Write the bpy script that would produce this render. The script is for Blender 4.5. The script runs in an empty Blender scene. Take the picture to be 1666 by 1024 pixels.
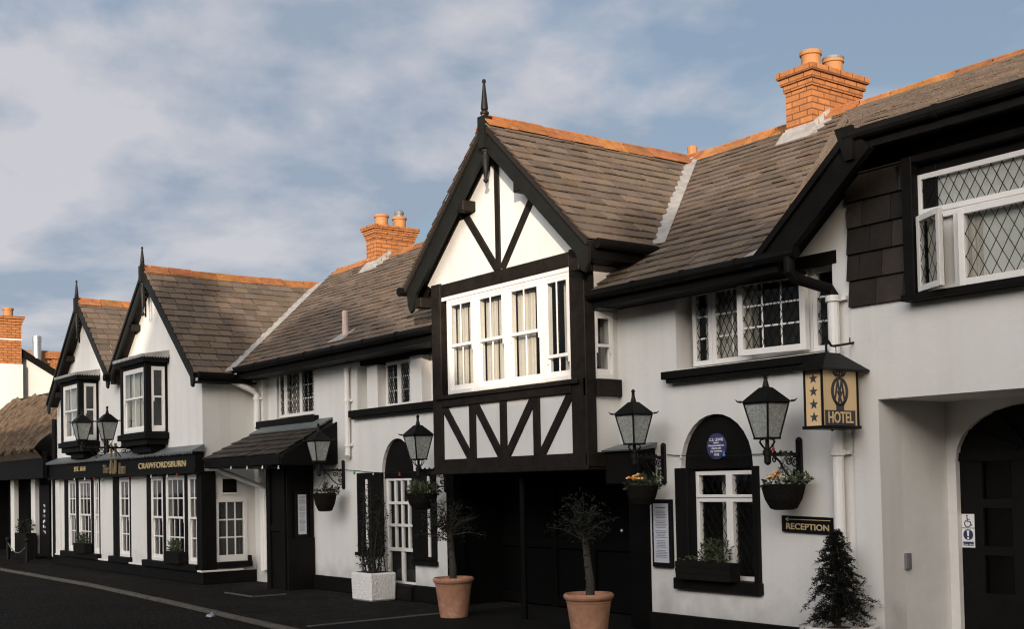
import bpy, bmesh, math, random
from mathutils import Vector, Matrix
random.seed(7)
S = bpy.context.scene
COL = S.collection
rad = math.radians

# ---------------------------------------------------------------- camera
F, YAW, PIT, ROL, CX, CY = 1953.22, rad(53.2576), rad(1.8144), rad(-1.1951), 833.0, 722.87
fw = Vector((-math.sin(YAW)*math.cos(PIT), math.cos(YAW)*math.cos(PIT), math.sin(PIT)))
_r = Vector((math.cos(YAW), math.sin(YAW), 0)); _u = _r.cross(fw)
CR = math.cos(ROL)*_r + math.sin(ROL)*_u
CU = -math.sin(ROL)*_r + math.cos(ROL)*_u
CP = Vector((0, 0, 1.6))
cam = bpy.data.cameras.new("camera"); co = bpy.data.objects.new("camera", cam); COL.objects.link(co)
cam.sensor_width = 36; cam.lens = F/1666*36; cam.shift_y = (CY-512)/1666
cam.clip_start = .1; cam.clip_end = 5000
co.matrix_world = Matrix(((CR.x, CU.x, -fw.x, CP.x), (CR.y, CU.y, -fw.y, CP.y), (CR.z, CU.z, -fw.z, CP.z), (0, 0, 0, 1)))
S.camera = co

# ---------------------------------------------------------------- light
SUN_AZ, SUN_EL = rad(52), rad(9)          # from the wall normal towards +X
sdir = Vector((math.sin(SUN_AZ)*math.cos(SUN_EL), -math.cos(SUN_AZ)*math.cos(SUN_EL), math.sin(SUN_EL)))
sl = bpy.data.lights.new("sun", 'SUN'); sl.energy = 4.6; sl.angle = rad(.5); sl.color = (1, .84, .70)
so = bpy.data.objects.new("sun", sl); COL.objects.link(so)
so.rotation_euler = (-sdir).to_track_quat('-Z', 'Y').to_euler(); so.location = (20, -20, 30)

W = bpy.data.worlds.new("World"); S.world = W; W.use_nodes = True
nt = W.node_tree; nt.nodes.clear()
def N(nt, t, **k):
    n = nt.nodes.new(t)
    for a, b in k.items(): setattr(n, a, b)
    return n
def L(nt, a, b): nt.links.new(a, b)
sky = N(nt, 'ShaderNodeTexSky', sky_type='NISHITA', sun_disc=False)
sky.sun_elevation = SUN_EL; sky.sun_rotation = math.pi - SUN_AZ
sky.air_density = 1.0; sky.dust_density = 1.5; sky.ozone_density = 1.5
SKY_S = .115; FILL_GLOW = 31; CS = 1.35
geo = N(nt, 'ShaderNodeTexCoord')
sep = N(nt, 'ShaderNodeSeparateXYZ'); L(nt, geo.outputs['Generated'], sep.inputs[0])
mz = N(nt, 'ShaderNodeMath', operation='MAXIMUM'); L(nt, sep.outputs['Z'], mz.inputs[0]); mz.inputs[1].default_value = .0
mz2 = N(nt, 'ShaderNodeMath', operation='ADD'); L(nt, mz.outputs[0], mz2.inputs[0]); mz2.inputs[1].default_value = .22
dv = N(nt, 'ShaderNodeVectorMath', operation='DIVIDE'); L(nt, geo.outputs['Generated'], dv.inputs[0])
cmb = N(nt, 'ShaderNodeCombineXYZ'); L(nt, mz2.outputs[0], cmb.inputs[0]); L(nt, mz2.outputs[0], cmb.inputs[1]); cmb.inputs[2].default_value = 1
L(nt, cmb.outputs[0], dv.inputs[1])
mp = N(nt, 'ShaderNodeMapping'); L(nt, dv.outputs[0], mp.inputs[0]); mp.inputs['Location'].default_value = (9.38138, 4.93146, 2.7188)
mp.inputs["Scale"].default_value = (1, 1, .3)
def cloud_noise(vec, sc, det, rough, dist):
    n = N(nt, 'ShaderNodeTexNoise'); L(nt, vec, n.inputs['Vector']); n.inputs['Scale'].default_value = sc; n.inputs['Detail'].default_value = det; n.inputs['Roughness'].default_value = rough; n.inputs['Distortion'].default_value = dist; return n.outputs['Fac']
n1 = cloud_noise(mp.outputs[0], CS, 10, .53, .2)
off = N(nt, 'ShaderNodeVectorMath', operation='ADD'); L(nt, mp.outputs[0], off.inputs[0]); off.inputs[1].default_value = (.09, -.09, .03)
n1b = cloud_noise(off.outputs[0], CS, 10, .53, .2)
cr = N(nt, 'ShaderNodeValToRGB'); L(nt, n1, cr.inputs[0])
cr.color_ramp.interpolation = 'EASE'
cr.color_ramp.elements[0].position = .42; cr.color_ramp.elements[1].position = .515
cr.color_ramp.elements[0].color = (.58, .58, .58, 1); cr.color_ramp.elements[1].color = (.92, .92, .92, 1)
df = N(nt, 'ShaderNodeMath', operation='SUBTRACT'); L(nt, n1, df.inputs[0]); L(nt, n1b, df.inputs[1])
n2 = cloud_noise(mp.outputs[0], 2.4, 5, .5, .2)
sm = N(nt, 'ShaderNodeMath', operation='MULTIPLY_ADD'); L(nt, df.outputs[0], sm.inputs[0]); sm.inputs[1].default_value = 2.2; L(nt, n2, sm.inputs[2])
crc = N(nt, 'ShaderNodeValToRGB'); L(nt, sm.outputs[0], crc.inputs[0])
crc.color_ramp.elements[0].position = .34; crc.color_ramp.elements[1].position = .68
crc.color_ramp.elements[0].color = (.30, .36, .455, 1); crc.color_ramp.elements[1].color = (.575, .565, .60, 1)
scl = N(nt, 'ShaderNodeMix', data_type='RGBA', blend_type='MULTIPLY'); scl.inputs[0].default_value = 1
L(nt, sky.outputs[0], scl.inputs[6]); scl.inputs[7].default_value = (SKY_S*1.0, SKY_S*1.05, SKY_S*1.10, 1)
mx = N(nt, 'ShaderNodeMix', data_type='RGBA'); L(nt, cr.outputs[0], mx.inputs[0]); L(nt, scl.outputs[2], mx.inputs[6]); L(nt, crc.outputs[0], mx.inputs[7])
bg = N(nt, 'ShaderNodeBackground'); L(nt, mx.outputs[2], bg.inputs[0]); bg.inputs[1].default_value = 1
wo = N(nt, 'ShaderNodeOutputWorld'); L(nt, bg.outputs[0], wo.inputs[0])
# added glow lobe in the unseen sky, aimed to fill the street walls
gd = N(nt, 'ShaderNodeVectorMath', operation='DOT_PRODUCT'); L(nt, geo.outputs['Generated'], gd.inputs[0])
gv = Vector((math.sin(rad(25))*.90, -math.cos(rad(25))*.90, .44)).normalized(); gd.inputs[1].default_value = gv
gm = N(nt, 'ShaderNodeMapRange', interpolation_type='SMOOTHSTEP'); L(nt, gd.outputs['Value'], gm.inputs[0]); gm.inputs[1].default_value = .66; gm.inputs[2].default_value = .99; gm.inputs[3].default_value = 1; gm.inputs[4].default_value = FILL_GLOW
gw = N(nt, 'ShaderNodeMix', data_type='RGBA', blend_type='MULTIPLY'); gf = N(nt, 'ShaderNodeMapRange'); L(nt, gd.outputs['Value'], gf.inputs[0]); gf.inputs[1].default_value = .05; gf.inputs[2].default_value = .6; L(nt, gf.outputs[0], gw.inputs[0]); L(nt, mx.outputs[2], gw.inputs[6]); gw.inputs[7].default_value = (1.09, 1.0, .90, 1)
gx = N(nt, 'ShaderNodeVectorMath', operation='SCALE'); zr = N(nt, 'ShaderNodeMapRange', interpolation_type='SMOOTHSTEP'); L(nt, sep.outputs['Z'], zr.inputs[0]); zr.inputs[1].default_value = .46; zr.inputs[2].default_value = .85; zr.inputs[3].default_value = 1; zr.inputs[4].default_value = .2   # sky overhead dimmed to cut the fill on the roofs
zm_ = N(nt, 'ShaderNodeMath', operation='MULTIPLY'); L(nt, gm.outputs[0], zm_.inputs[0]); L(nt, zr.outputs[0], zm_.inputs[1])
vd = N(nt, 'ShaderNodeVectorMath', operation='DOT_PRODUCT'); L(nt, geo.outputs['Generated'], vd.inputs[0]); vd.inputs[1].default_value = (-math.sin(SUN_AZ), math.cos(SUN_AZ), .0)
vr = N(nt, 'ShaderNodeMapRange', interpolation_type='SMOOTHSTEP'); L(nt, vd.outputs['Value'], vr.inputs[0]); vr.inputs[1].default_value = .1; vr.inputs[2].default_value = .75; vr.inputs[3].default_value = .30; vr.inputs[4].default_value = 1   # sky outside the view dimmed so shaded roofs stay darker
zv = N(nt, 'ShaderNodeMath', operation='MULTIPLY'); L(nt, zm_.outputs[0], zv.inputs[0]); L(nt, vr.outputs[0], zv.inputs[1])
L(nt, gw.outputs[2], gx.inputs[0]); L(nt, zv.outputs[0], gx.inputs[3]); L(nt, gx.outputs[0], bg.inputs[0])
S.view_settings.view_transform = 'Standard'; S.view_settings.look = 'None'
S.view_settings.exposure = 0.12; S.view_settings.gamma = 1; S.cycles.filter_width = 1.2

# ---------------------------------------------------------------- picture point -> place on a real plane
def ray(x, y): return fw + CR*((x-CX)/F) - CU*((y-CY)/F)
def AY(x, y, Y): d = ray(x, y); return CP + d*((Y-CP.y)/d.y)
def AX(x, y, X): d = ray(x, y); return CP + d*((X-CP.x)/d.x)
def AZ(x, y, Z): d = ray(x, y); return CP + d*((Z-CP.z)/d.z)

# ---------------------------------------------------------------- materials
M = {}
def mat(name, col, rough=.6, metal=0, var=0, vscale=3, bump=0, bscale=40, spec=.5, stain=None, tint=False, streak=False):
    m = bpy.data.materials.new(name); m.use_nodes = True; t = m.node_tree
    b = t.nodes['Principled BSDF']; b.inputs['Roughness'].default_value = rough; b.inputs['Metallic'].default_value = metal
    b.inputs['Specular IOR Level'].default_value = spec
    tc = N(t, 'ShaderNodeTexCoord')
    c = N(t, 'ShaderNodeRGB'); c.outputs[0].default_value = (*col, 1); out = c.outputs[0]
    if var:
        n = N(t, 'ShaderNodeTexNoise'); L(t, tc.outputs['Object'], n.inputs['Vector']); n.inputs['Scale'].default_value = vscale; n.inputs['Detail'].default_value = 8; n.inputs['Roughness'].default_value = .65
        r = N(t, 'ShaderNodeValToRGB'); L(t, n.outputs['Fac'], r.inputs[0]); r.color_ramp.elements[0].position = .3; r.color_ramp.elements[1].position = .7
        lo = 1-var; r.color_ramp.elements[0].color = (lo, lo, lo*.98, 1); r.color_ramp.elements[1].color = (1, 1, 1, 1)
        x = N(t, 'ShaderNodeMix', data_type='RGBA', blend_type='MULTIPLY'); x.inputs[0].default_value = 1
        L(t, out, x.inputs[6]); L(t, r.outputs[0], x.inputs[7]); out = x.outputs[2]
    if streak:      # rain streaks running down the wall, damp near the ground
        mpn = N(t, 'ShaderNodeMapping'); L(t, tc.outputs['Object'], mpn.inputs[0]); mpn.inputs['Scale'].default_value = (5, 5, .35)
        n = N(t, 'ShaderNodeTexNoise'); L(t, mpn.outputs[0], n.inputs['Vector']); n.inputs['Scale'].default_value = 1; n.inputs['Detail'].default_value = 5
        r = N(t, 'ShaderNodeValToRGB'); L(t, n.outputs['Fac'], r.inputs[0]); r.color_ramp.elements[0].position = .30; r.color_ramp.elements[1].position = .52; r.color_ramp.elements[0].color = (.94, .935, .92, 1); r.color_ramp.elements[1].color = (1, 1, 1, 1)
        x = N(t, 'ShaderNodeMix', data_type='RGBA', blend_type='MULTIPLY'); x.inputs[0].default_value = 1; L(t, out, x.inputs[6]); L(t, r.outputs[0], x.inputs[7]); out = x.outputs[2]
        sz = N(t, 'ShaderNodeSeparateXYZ'); L(t, tc.outputs['Object'], sz.inputs[0]); n = N(t, 'ShaderNodeTexNoise'); L(t, tc.outputs['Object'], n.inputs['Vector']); n.inputs['Scale'].default_value = 4; n.inputs['Detail'].default_value = 7
        ma = N(t, 'ShaderNodeMath', operation='MULTIPLY_ADD'); L(t, n.outputs['Fac'], ma.inputs[0]); ma.inputs[1].default_value = -.75; L(t, sz.outputs['Z'], ma.inputs[2])
        mr = N(t, 'ShaderNodeMapRange'); L(t, ma.outputs[0], mr.inputs[0]); mr.inputs[1].default_value = -.22; mr.inputs[2].default_value = .12; mr.inputs[3].default_value = .72; mr.inputs[4].default_value = 1
        x = N(t, 'ShaderNodeMix', data_type='RGBA', blend_type='MULTIPLY'); x.inputs[0].default_value = 1; L(t, out, x.inputs[6]); L(t, mr.outputs[0], x.inputs[7]); out = x.outputs[2]
    if tint:
        a = N(t, 'ShaderNodeAttribute', attribute_name='tint')
        x = N(t, 'ShaderNodeMix', data_type='RGBA', blend_type='MULTIPLY'); x.inputs[0].default_value = 1
        L(t, out, x.inputs[6]); L(t, a.outputs['Color'], x.inputs[7]); out = x.outputs[2]
    if stain:
        n = N(t, 'ShaderNodeTexNoise'); L(t, tc.outputs['Object'], n.inputs['Vector']); n.inputs['Scale'].default_value = stain[1]; n.inputs['Detail'].default_value = 9; n.inputs['Roughness'].default_value = .7
        r = N(t, 'ShaderNodeValToRGB'); L(t, n.outputs['Fac'], r.inputs[0]); r.color_ramp.elements[0].position = stain[2]; r.color_ramp.elements[1].position = stain[3]
        x = N(t, 'ShaderNodeMix', data_type='RGBA'); L(t, r.outputs[0], x.inputs[0]); L(t, out, x.inputs[6]); x.inputs[7].default_value = (*stain[0], 1); out = x.outputs[2]
    L(t, out, b.inputs['Base Color'])
    if bump:
        n = N(t, 'ShaderNodeTexNoise'); L(t, tc.outputs['Object'], n.inputs['Vector']); n.inputs['Scale'].default_value = bscale; n.inputs['Detail'].default_value = 6
        bp = N(t, 'ShaderNodeBump'); bp.inputs['Strength'].default_value = bump; bp.inputs['Distance'].default_value = .02
        L(t, n.outputs['Fac'], bp.inputs['Height']); L(t, bp.outputs[0], b.inputs['Normal'])
    M[name] = m; return m
mat('render', (.72, .705, .665), .88, var=.08, vscale=1.1, bump=.14, bscale=16, streak=True, stain=((.46, .43, .38), 3.1, .63, .88))
mat('rough_render', (.76, .74, .70), .9, var=.12, vscale=3, bump=.35, bscale=13)
mat('roughcast', (.80, .78, .74), .9, var=.08, vscale=6, bump=1, bscale=28)
mat('white', (.80, .775, .735), .42, var=.05, vscale=5, bump=.05)
mat('black', (.0075, .0068, .006), .6, var=.5, vscale=6, bump=.12, bscale=30, spec=.12)
mat('board', (.014, .0145, .0115), .5, var=.4, vscale=4, bump=.12, bscale=25, spec=.22)
mat('timber', (.020, .0155, .0115), .6, var=.6, vscale=7, bump=.35, bscale=18, spec=.15)
mat('iron', (.007, .0068, .0064), .5, spec=.2, var=.3, vscale=20)
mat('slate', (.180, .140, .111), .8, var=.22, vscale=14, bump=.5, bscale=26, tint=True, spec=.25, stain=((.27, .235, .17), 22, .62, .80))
mat('darkslate', (.055, .045, .037), .65, var=.4, vscale=6, bump=.35, bscale=30, tint=True, stain=((.10, .085, .05), 5, .55, .8))
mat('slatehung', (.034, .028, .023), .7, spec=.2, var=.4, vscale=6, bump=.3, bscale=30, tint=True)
mat('ridge', (.44, .175, .056), .85, var=.5, vscale=7, bump=.3, bscale=40, tint=True, stain=((.50, .40, .27), 9, .62, .72))
mat('terracotta', (.50, .25, .15), .88, var=.5, vscale=5, bump=.15, bscale=30, stain=((.55, .42, .33), 5, .58, .75))
mat('potclay', (.44, .20, .075), .85, var=.25, vscale=8)
mat('recess_black', (.004, .0037, .0034), .7, var=.4, vscale=6, spec=.08)  # darker copy of the black paint, deepening the entrance recess shade
mat('paleclay', (.60, .47, .40), .8, var=.25, vscale=9)
mat('lead', (.42, .405, .385), .6, var=.45, vscale=8, bump=.2, bscale=15)
mat('leadgrey', (.16, .18, .18), .5, var=.3, vscale=5, bump=.2, bscale=15)
mat('asphalt', (.017, .016, .014), .95, var=.6, vscale=.8, bump=1, bscale=160, spec=.1, stain=((.055, .051, .045), 24, .53, .60))
mat('tarmac', (.022, .0205, .018), .9, var=.65, vscale=1.3, bump=.6, bscale=120, spec=.08, stain=((.048, .044, .037), 7, .53, .68))
mat('flag', (.011, .0105, .0095), .9, var=.3, vscale=2, bump=.3, bscale=60, spec=.1)
mat('kerb', (.12, .105, .085), .9, var=.5, vscale=4, bump=.4, bscale=40)
mat('edge', (.10, .09, .07), .9, var=.4, vscale=5)
mat('gold', (.72, .56, .30), .38, metal=.35)
mat('oldgold', (.30, .23, .13), .5, metal=.3, var=.4, vscale=12)
mat('paper', (.52, .54, .59), .6)
mat('ink', (.05, .05, .05), .8)
mat('tan', (.76, .55, .30), .45, var=.06, vscale=4)
mat('blue', (.045, .045, .13), .4)
mat('navy', (.02, .03, .085), .5)
mat('chalk', (.8, .8, .78), .6)
mat('fabric', (.58, .53, .46), .9, var=.08, vscale=8)
mat('room_dark', (.02, .018, .016), .95)  # near-black in place of the shade inside unlit rooms
mat('leaf', (.0125, .0145, .0095), .7, tint=True, spec=.2)
mat('leafgreen', (.055, .066, .034), .7, tint=True, spec=.2)
mat('bark', (.045, .038, .03), .95, var=.5, vscale=14, bump=.8, bscale=30)
mat('soil', (.02, .016, .012), 1, bump=.6, bscale=60)
mat('orange', (.78, .30, .06), .7, tint=True)
mat('yellowflower', (.80, .62, .35), .7)
mat('thatch', (.135, .092, .056), .95, var=.45, vscale=6, bump=.9, bscale=26, tint=True)
mat('steel', (.55, .55, .55), .3, metal=.8)
mat('grey', (.16, .16, .16), .5)
mat('red', (.45, .02, .02), .3)
mat('green', (.02, .33, .10), .3)
mat('bulbblue', (.10, .22, .45), .3)
mat('bulbwhite', (.75, .75, .70), .3)
mat('basket', (.009, .0075, .006), .95, bump=.8, bscale=50, spec=.1)
mat('needle', (.010, .0115, .008), .8, tint=True, spec=.1)
mat('woodbox', (.012, .0105, .009), .8, spec=.1, var=.4, vscale=10)
mat('farwall', (.42, .36, .30), .9, var=.12, vscale=.8, bump=.2)
mat('farroof2', (.33, .20, .14), .9, var=.3, vscale=3)
mat('farroof', (.10, .085, .075), .8, var=.3, vscale=3, bump=.5, bscale=8)

def brickmat(name, c1, c2, mortar):
    m = bpy.data.materials.new(name); m.use_nodes = True; t = m.node_tree; b = t.nodes['Principled BSDF']; b.inputs['Roughness'].default_value = .85
    uv = N(t, 'ShaderNodeUVMap'); br = N(t, 'ShaderNodeTexBrick'); L(t, uv.outputs[0], br.inputs['Vector'])
    br.inputs['Scale'].default_value = 1; br.inputs['Brick Width'].default_value = .225; br.inputs['Row Height'].default_value = .075
    br.inputs['Mortar Size'].default_value = .008; br.inputs['Mortar Smooth'].default_value = .2; br.inputs['Bias'].default_value = -.1
    br.inputs['Color1'].default_value = (*c1, 1); br.inputs['Color2'].default_value = (*c2, 1); br.inputs['Mortar'].default_value = (*mortar, 1)
    n = N(t, 'ShaderNodeTexNoise'); L(t, uv.outputs[0], n.inputs['Vector']); n.inputs['Scale'].default_value = 9; n.inputs['Detail'].default_value = 8
    r = N(t, 'ShaderNodeValToRGB'); L(t, n.outputs['Fac'], r.inputs[0]); r.color_ramp.elements[0].color = (.72, .70, .68, 1); r.color_ramp.elements[0].position = .3; r.color_ramp.elements[1].position = .65
    x = N(t, 'ShaderNodeMix', data_type='RGBA', blend_type='MULTIPLY'); x.inputs[0].default_value = 1
    L(t, br.outputs['Color'], x.inputs[6]); L(t, r.outputs[0], x.inputs[7]); L(t, x.outputs[2], b.inputs['Base Color'])
    bp = N(t, 'ShaderNodeBump', invert=True); bp.inputs['Strength'].default_value = .7; bp.inputs['Distance'].default_value = .01
    L(t, br.outputs['Fac'], bp.inputs['Height']); L(t, bp.outputs[0], b.inputs['Normal']); M[name] = m
brickmat('brick', (.47, .185, .058), (.37, .135, .038), (.15, .065, .028))

def glassmat(name, tintc, refl, rough=.015, frost=0):
    m = bpy.data.materials.new(name); m.use_nodes = True; t = m.node_tree; t.nodes.clear()
    o = N(t, 'ShaderNodeOutputMaterial'); g = N(t, 'ShaderNodeBsdfGlossy'); g.inputs['Roughness'].default_value = rough
    tr = N(t, 'ShaderNodeBsdfTransparent'); tr.inputs[0].default_value = (*tintc, 1)
    lw = N(t, 'ShaderNodeLayerWeight'); lw.inputs[0].default_value = .5
    pw = N(t, 'ShaderNodeMath', operation='POWER'); L(t, lw.outputs['Facing'], pw.inputs[0]); pw.inputs[1].default_value = 5
    ad = N(t, 'ShaderNodeMath', operation='ADD', use_clamp=True); L(t, pw.outputs[0], ad.inputs[0]); ad.inputs[1].default_value = refl+.03
    tc = N(t, 'ShaderNodeTexCoord'); n = N(t, 'ShaderNodeTexNoise'); L(t, tc.outputs['Object'], n.inputs['Vector']); n.inputs['Scale'].default_value = 3.5
    bp = N(t, 'ShaderNodeBump'); bp.inputs['Strength'].default_value = .05; bp.inputs['Distance'].default_value = .01; L(t, n.outputs['Fac'], bp.inputs['Height']); L(t, bp.outputs[0], g.inputs['Normal'])
    x = N(t, 'ShaderNodeMixShader'); L(t, ad.outputs[0], x.inputs[0])
    a = tr.outputs[0]
    if frost:
        d = N(t, 'ShaderNodeBsdfDiffuse'); d.inputs[0].default_value = (.42, .44, .41, 1)
        n3 = N(t, 'ShaderNodeTexNoise'); L(t, tc.outputs['Object'], n3.inputs['Vector']); n3.inputs['Scale'].default_value = 17; n3.inputs['Detail'].default_value = 2; n3.inputs['Distortion'].default_value = 2.5
        r3 = N(t, 'ShaderNodeValToRGB'); L(t, n3.outputs['Fac'], r3.inputs[0]); r3.color_ramp.elements[0].position = .45; r3.color_ramp.elements[1].position = .6
        r3.color_ramp.elements[0].color = (frost*.85,)*3+(1,); r3.color_ramp.elements[1].color = (min(1, frost*1.3),)*3+(1,)
        y = N(t, 'ShaderNodeMixShader'); L(t, r3.outputs[0], y.inputs[0]); L(t, a, y.inputs[1]); L(t, d.outputs[0], y.inputs[2]); a = y.outputs[0]
    L(t, a, x.inputs[1]); L(t, g.outputs[0], x.inputs[2]); L(t, x.outputs[0], o.inputs[0]); M[name] = m
glassmat('glass', (.93, .94, .93), .015)
glassmat('darkglass', (.6, .6, .6), -.018, .08)
glassmat('lampglass', (.62, .64, .60), .0, .25, frost=.62)

# ---------------------------------------------------------------- mesh builder
LOC = {}
def FR(Y0): return lambda u, d, z: Vector((u, Y0+d, z))          # plane facing the street; d goes inwards
def SD(X0): return lambda u, d, z: Vector((X0-d, u, z))          # plane facing +X; u runs along Y
class MB:
    def __init__(s): s.v = []; s.f = []; s.t = []; s.smooth = False
    def add(s, vs, fs, tint=1.0):
        o = len(s.v); s.v += [Vector(p) for p in vs]
        for f in fs: s.f.append([i+o for i in f]); s.t.append(tint)
        return s
    def hexa(s, p, tint=1.0):     # 8 points: bottom ring, top ring
        return s.add(p, [(0, 1, 2, 3), (7, 6, 5, 4), (0, 4, 5, 1), (1, 5, 6, 2), (2, 6, 7, 3), (3, 7, 4, 0)], tint)
    def box(s, x0, x1, y0, y1, z0, z1, tint=1.0):
        return s.hexa([(x0, y0, z0), (x1, y0, z0), (x1, y1, z0), (x0, y1, z0), (x0, y0, z1), (x1, y0, z1), (x1, y1, z1), (x0, y1, z1)], tint)
    def pbox(s, mp, u0, u1, d0, d1, z0, z1, tint=1.0):
        return s.hexa([mp(u0, d0, z0), mp(u1, d0, z0), mp(u1, d1, z0), mp(u0, d1, z0), mp(u0, d0, z1), mp(u1, d0, z1), mp(u1, d1, z1), mp(u0, d1, z1)], tint)
    def prism(s, mp, poly, d0, d1, tint=1.0):
        n = len(poly); vs = [mp(u, d0, z) for u, z in poly]+[mp(u, d1, z) for u, z in poly]
        return s.add(vs, [tuple(range(n)), tuple(range(2*n-1, n-1, -1))]+[(i, (i+1) % n, n+(i+1) % n, n+i) for i in range(n)], tint)
    def bar(s, mp, a, b, w, d0, d1, tint=1.0):        # flat bar between (u,z) points
        a = Vector((a[0], a[1])); b = Vector((b[0], b[1])); t = (b-a).normalized(); n = Vector((-t.y, t.x))*w/2
        return s.prism(mp, [tuple(a-n), tuple(b-n), tuple(b+n), tuple(a+n)], d0, d1, tint)
    def beam(s, a, b, w, h, up=(0, 0, 1), tint=1.0):
        a = Vector(a); b = Vector(b); t = (b-a).normalized(); x = t.cross(Vector(up)).normalized()*w/2; y = x.cross(t).normalized()*h/2
        return s.hexa([a-x-y, a+x-y, a+x+y, a-x+y, b-x-y, b+x-y, b+x+y, b-x+y], tint)
    def tube(s, pts, r, n=8, tint=1.0, cap=True):
        pts = [Vector(p) for p in pts]; rs = r if isinstance(r, (list, tuple)) else [r]*len(pts)
        o = len(s.v); up = None
        for i, p in enumerate(pts):
            t = (pts[min(i+1, len(pts)-1)]-pts[max(i-1, 0)]).normalized()
            if up is None: up = t.orthogonal().normalized()
            x = (up-t*up.dot(t)); x = x.normalized() if x.length > 1e-6 else t.orthogonal().normalized(); up = x; y = t.cross(x)
            for k in range(n): a = 2*math.pi*k/n; s.v.append(p+(x*math.cos(a)+y*math.sin(a))*rs[i])
        for i in range(len(pts)-1):
            for k in range(n): s.f.append([o+i*n+k, o+i*n+(k+1) % n, o+(i+1)*n+(k+1) % n, o+(i+1)*n+k]); s.t.append(tint)
        if cap:
            s.f.append([o+k for k in range(n)][::-1]); s.t.append(tint)
            s.f.append([o+(len(pts)-1)*n+k for k in range(n)]); s.t.append(tint)
        return s
    def lathe(s, c, prof, n=20, tint=1.0):     # prof: (r, z)
        c = Vector(c); o = len(s.v)
        for r, z in prof:
            for k in range(n): a = 2*math.pi*k/n; s.v.append(c+Vector((r*math.cos(a), r*math.sin(a), z)))
        for i in range(len(prof)-1):
            for k in range(n): s.f.append([o+i*n+k, o+i*n+(k+1) % n, o+(i+1)*n+(k+1) % n, o+(i+1)*n+k]); s.t.append(tint)
        s.f.append([o+k for k in range(n)][::-1]); s.t.append(tint); s.f.append([o+(len(prof)-1)*n+k for k in range(n)]); s.t.append(tint)
        return s
    def ball(s, c, r, n=8, tint=1.0, sq=1):
        return s.lathe(c, [(max(.0005, r*math.sin(math.pi*i/n)), -r*sq*math.cos(math.pi*i/n)) for i in range(n+1)], n+2, tint)
    def leaves(s, c, rr, n, size, flat=.5, shell=.35, aspect=2.2, tl=(.6, 1.5), up=0):
        for _ in range(n):
            while True:
                p = Vector([random.uniform(-1, 1) for _ in range(3)])
                if shell < p.length < 1: break
            q = Vector(c)+Vector((p.x*rr[0], p.y*rr[1], p.z*rr[2]))
            d = Vector([random.uniform(-1, 1) for _ in range(3)])+p*.6; d.z = d.z*flat+up; d.normalize(); x = d.orthogonal().normalized()
            x.rotate(Matrix.Rotation(random.uniform(0, 6.28), 3, d)); z_ = size*random.uniform(.6, 1.3)
            a = x*z_/aspect; b = d*z_
            s.add([q, q+b*.5+a*.5, q+b, q+b*.5-a*.5], [(0, 1, 2, 3)], random.uniform(*tl))
        return s
    def addmesh(s, me, mp):
        o = len(s.v)
        for v in me.vertices: s.v.append(mp(v.co.x, -v.co.z, v.co.y))
        for p in me.polygons: s.f.append([i+o for i in p.vertices]); s.t.append(1.0)
        return s
    def build(s, name, mname, parent=None, bevel=0, smooth=False, clip=None, normals=True, split=False):
        if split:
            par = list(range(len(s.v)))
            def fnd(i):
                while par[i] != i: par[i] = par[par[i]]; i = par[i]
                return i
            for f in s.f:
                for i in f[1:]: par[fnd(i)] = fnd(f[0])
            gr = {}
            for f, c in zip(s.f, s.t): gr.setdefault(fnd(f[0]), []).append((f, c))
            out = []
            for fs in gr.values():
                ids = sorted({i for f, c in fs for i in f}); mpp = {i: k for k, i in enumerate(ids)}; q = MB(); q.v = [s.v[i] for i in ids]; q.f = [[mpp[i] for i in f] for f, c in fs]; q.t = [c for f, c in fs]
                out.append(q.build(name, mname, parent, bevel, smooth, clip, normals))
            return out
        bm = bmesh.new(); vs = [bm.verts.new(p) for p in s.v]; lay = bm.loops.layers.float_color.new('tint')
        for f, t in zip(s.f, s.t):
            try: fc = bm.faces.new([vs[i] for i in f])
            except ValueError: continue
            c = t if isinstance(t, tuple) else (t, t, t)
            for lp in fc.loops: lp[lay] = (*c, 1)
            fc.smooth = smooth
        if clip:
            for p, nrm in clip:
                bmesh.ops.bisect_plane(bm, geom=bm.verts[:]+bm.edges[:]+bm.faces[:], plane_co=p, plane_no=nrm, clear_outer=True)
        if normals: bmesh.ops.recalc_face_normals(bm, faces=bm.faces[:])
        if bevel: bmesh.ops.bevel(bm, geom=bm.edges[:], offset=bevel, segments=1, affect='EDGES', clamp_overlap=True)
        uvl = bm.loops.layers.uv.new('UVMap')
        for fc in bm.faces:
            n = fc.normal; ax = max(range(3), key=lambda i: abs(n[i]))
            for lp in fc.loops:
                p = lp.vert.co; lp[uvl].uv = (p.y, p.z) if ax == 0 else ((p.x, p.z) if ax == 1 else (p.x, p.y))
        off = LOC.get(parent.name if parent else None, Vector((0, 0, 0)))
        for v in bm.verts: v.co -= off
        me = bpy.data.meshes.new(name); bm.to_mesh(me); bm.free(); me.materials.append(M[mname])
        o = bpy.data.objects.new(name, me); COL.objects.link(o)
        if parent: o.parent = parent; LOC[o.name] = off
        return o
def tag(o, label=None, cat=None, group=None, kind=None):
    if label: o['label'] = label
    if cat: o['category'] = cat
    if group: o['group'] = group
    if kind: o['kind'] = kind
    return o
def thing(name, label, cat, loc=(0, 0, 0), group=None):
    o = bpy.data.objects.new(name, None); COL.objects.link(o); o.location = loc; o.empty_display_size = .2
    LOC[o.name] = Vector(loc); return tag(o, label, cat, group)
def dup(root, loc, label, rz=0, scale=1):
    r = root.copy(); COL.objects.link(r); r.location = loc; r.rotation_euler = (0, 0, rz); r.scale = (scale,)*3; r['label'] = label
    for ch in list(root.children):
        c = ch.copy(); COL.objects.link(c); c.parent = r
        for g in list(ch.children):
            d = g.copy(); COL.objects.link(d); d.parent = c
    return r
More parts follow.
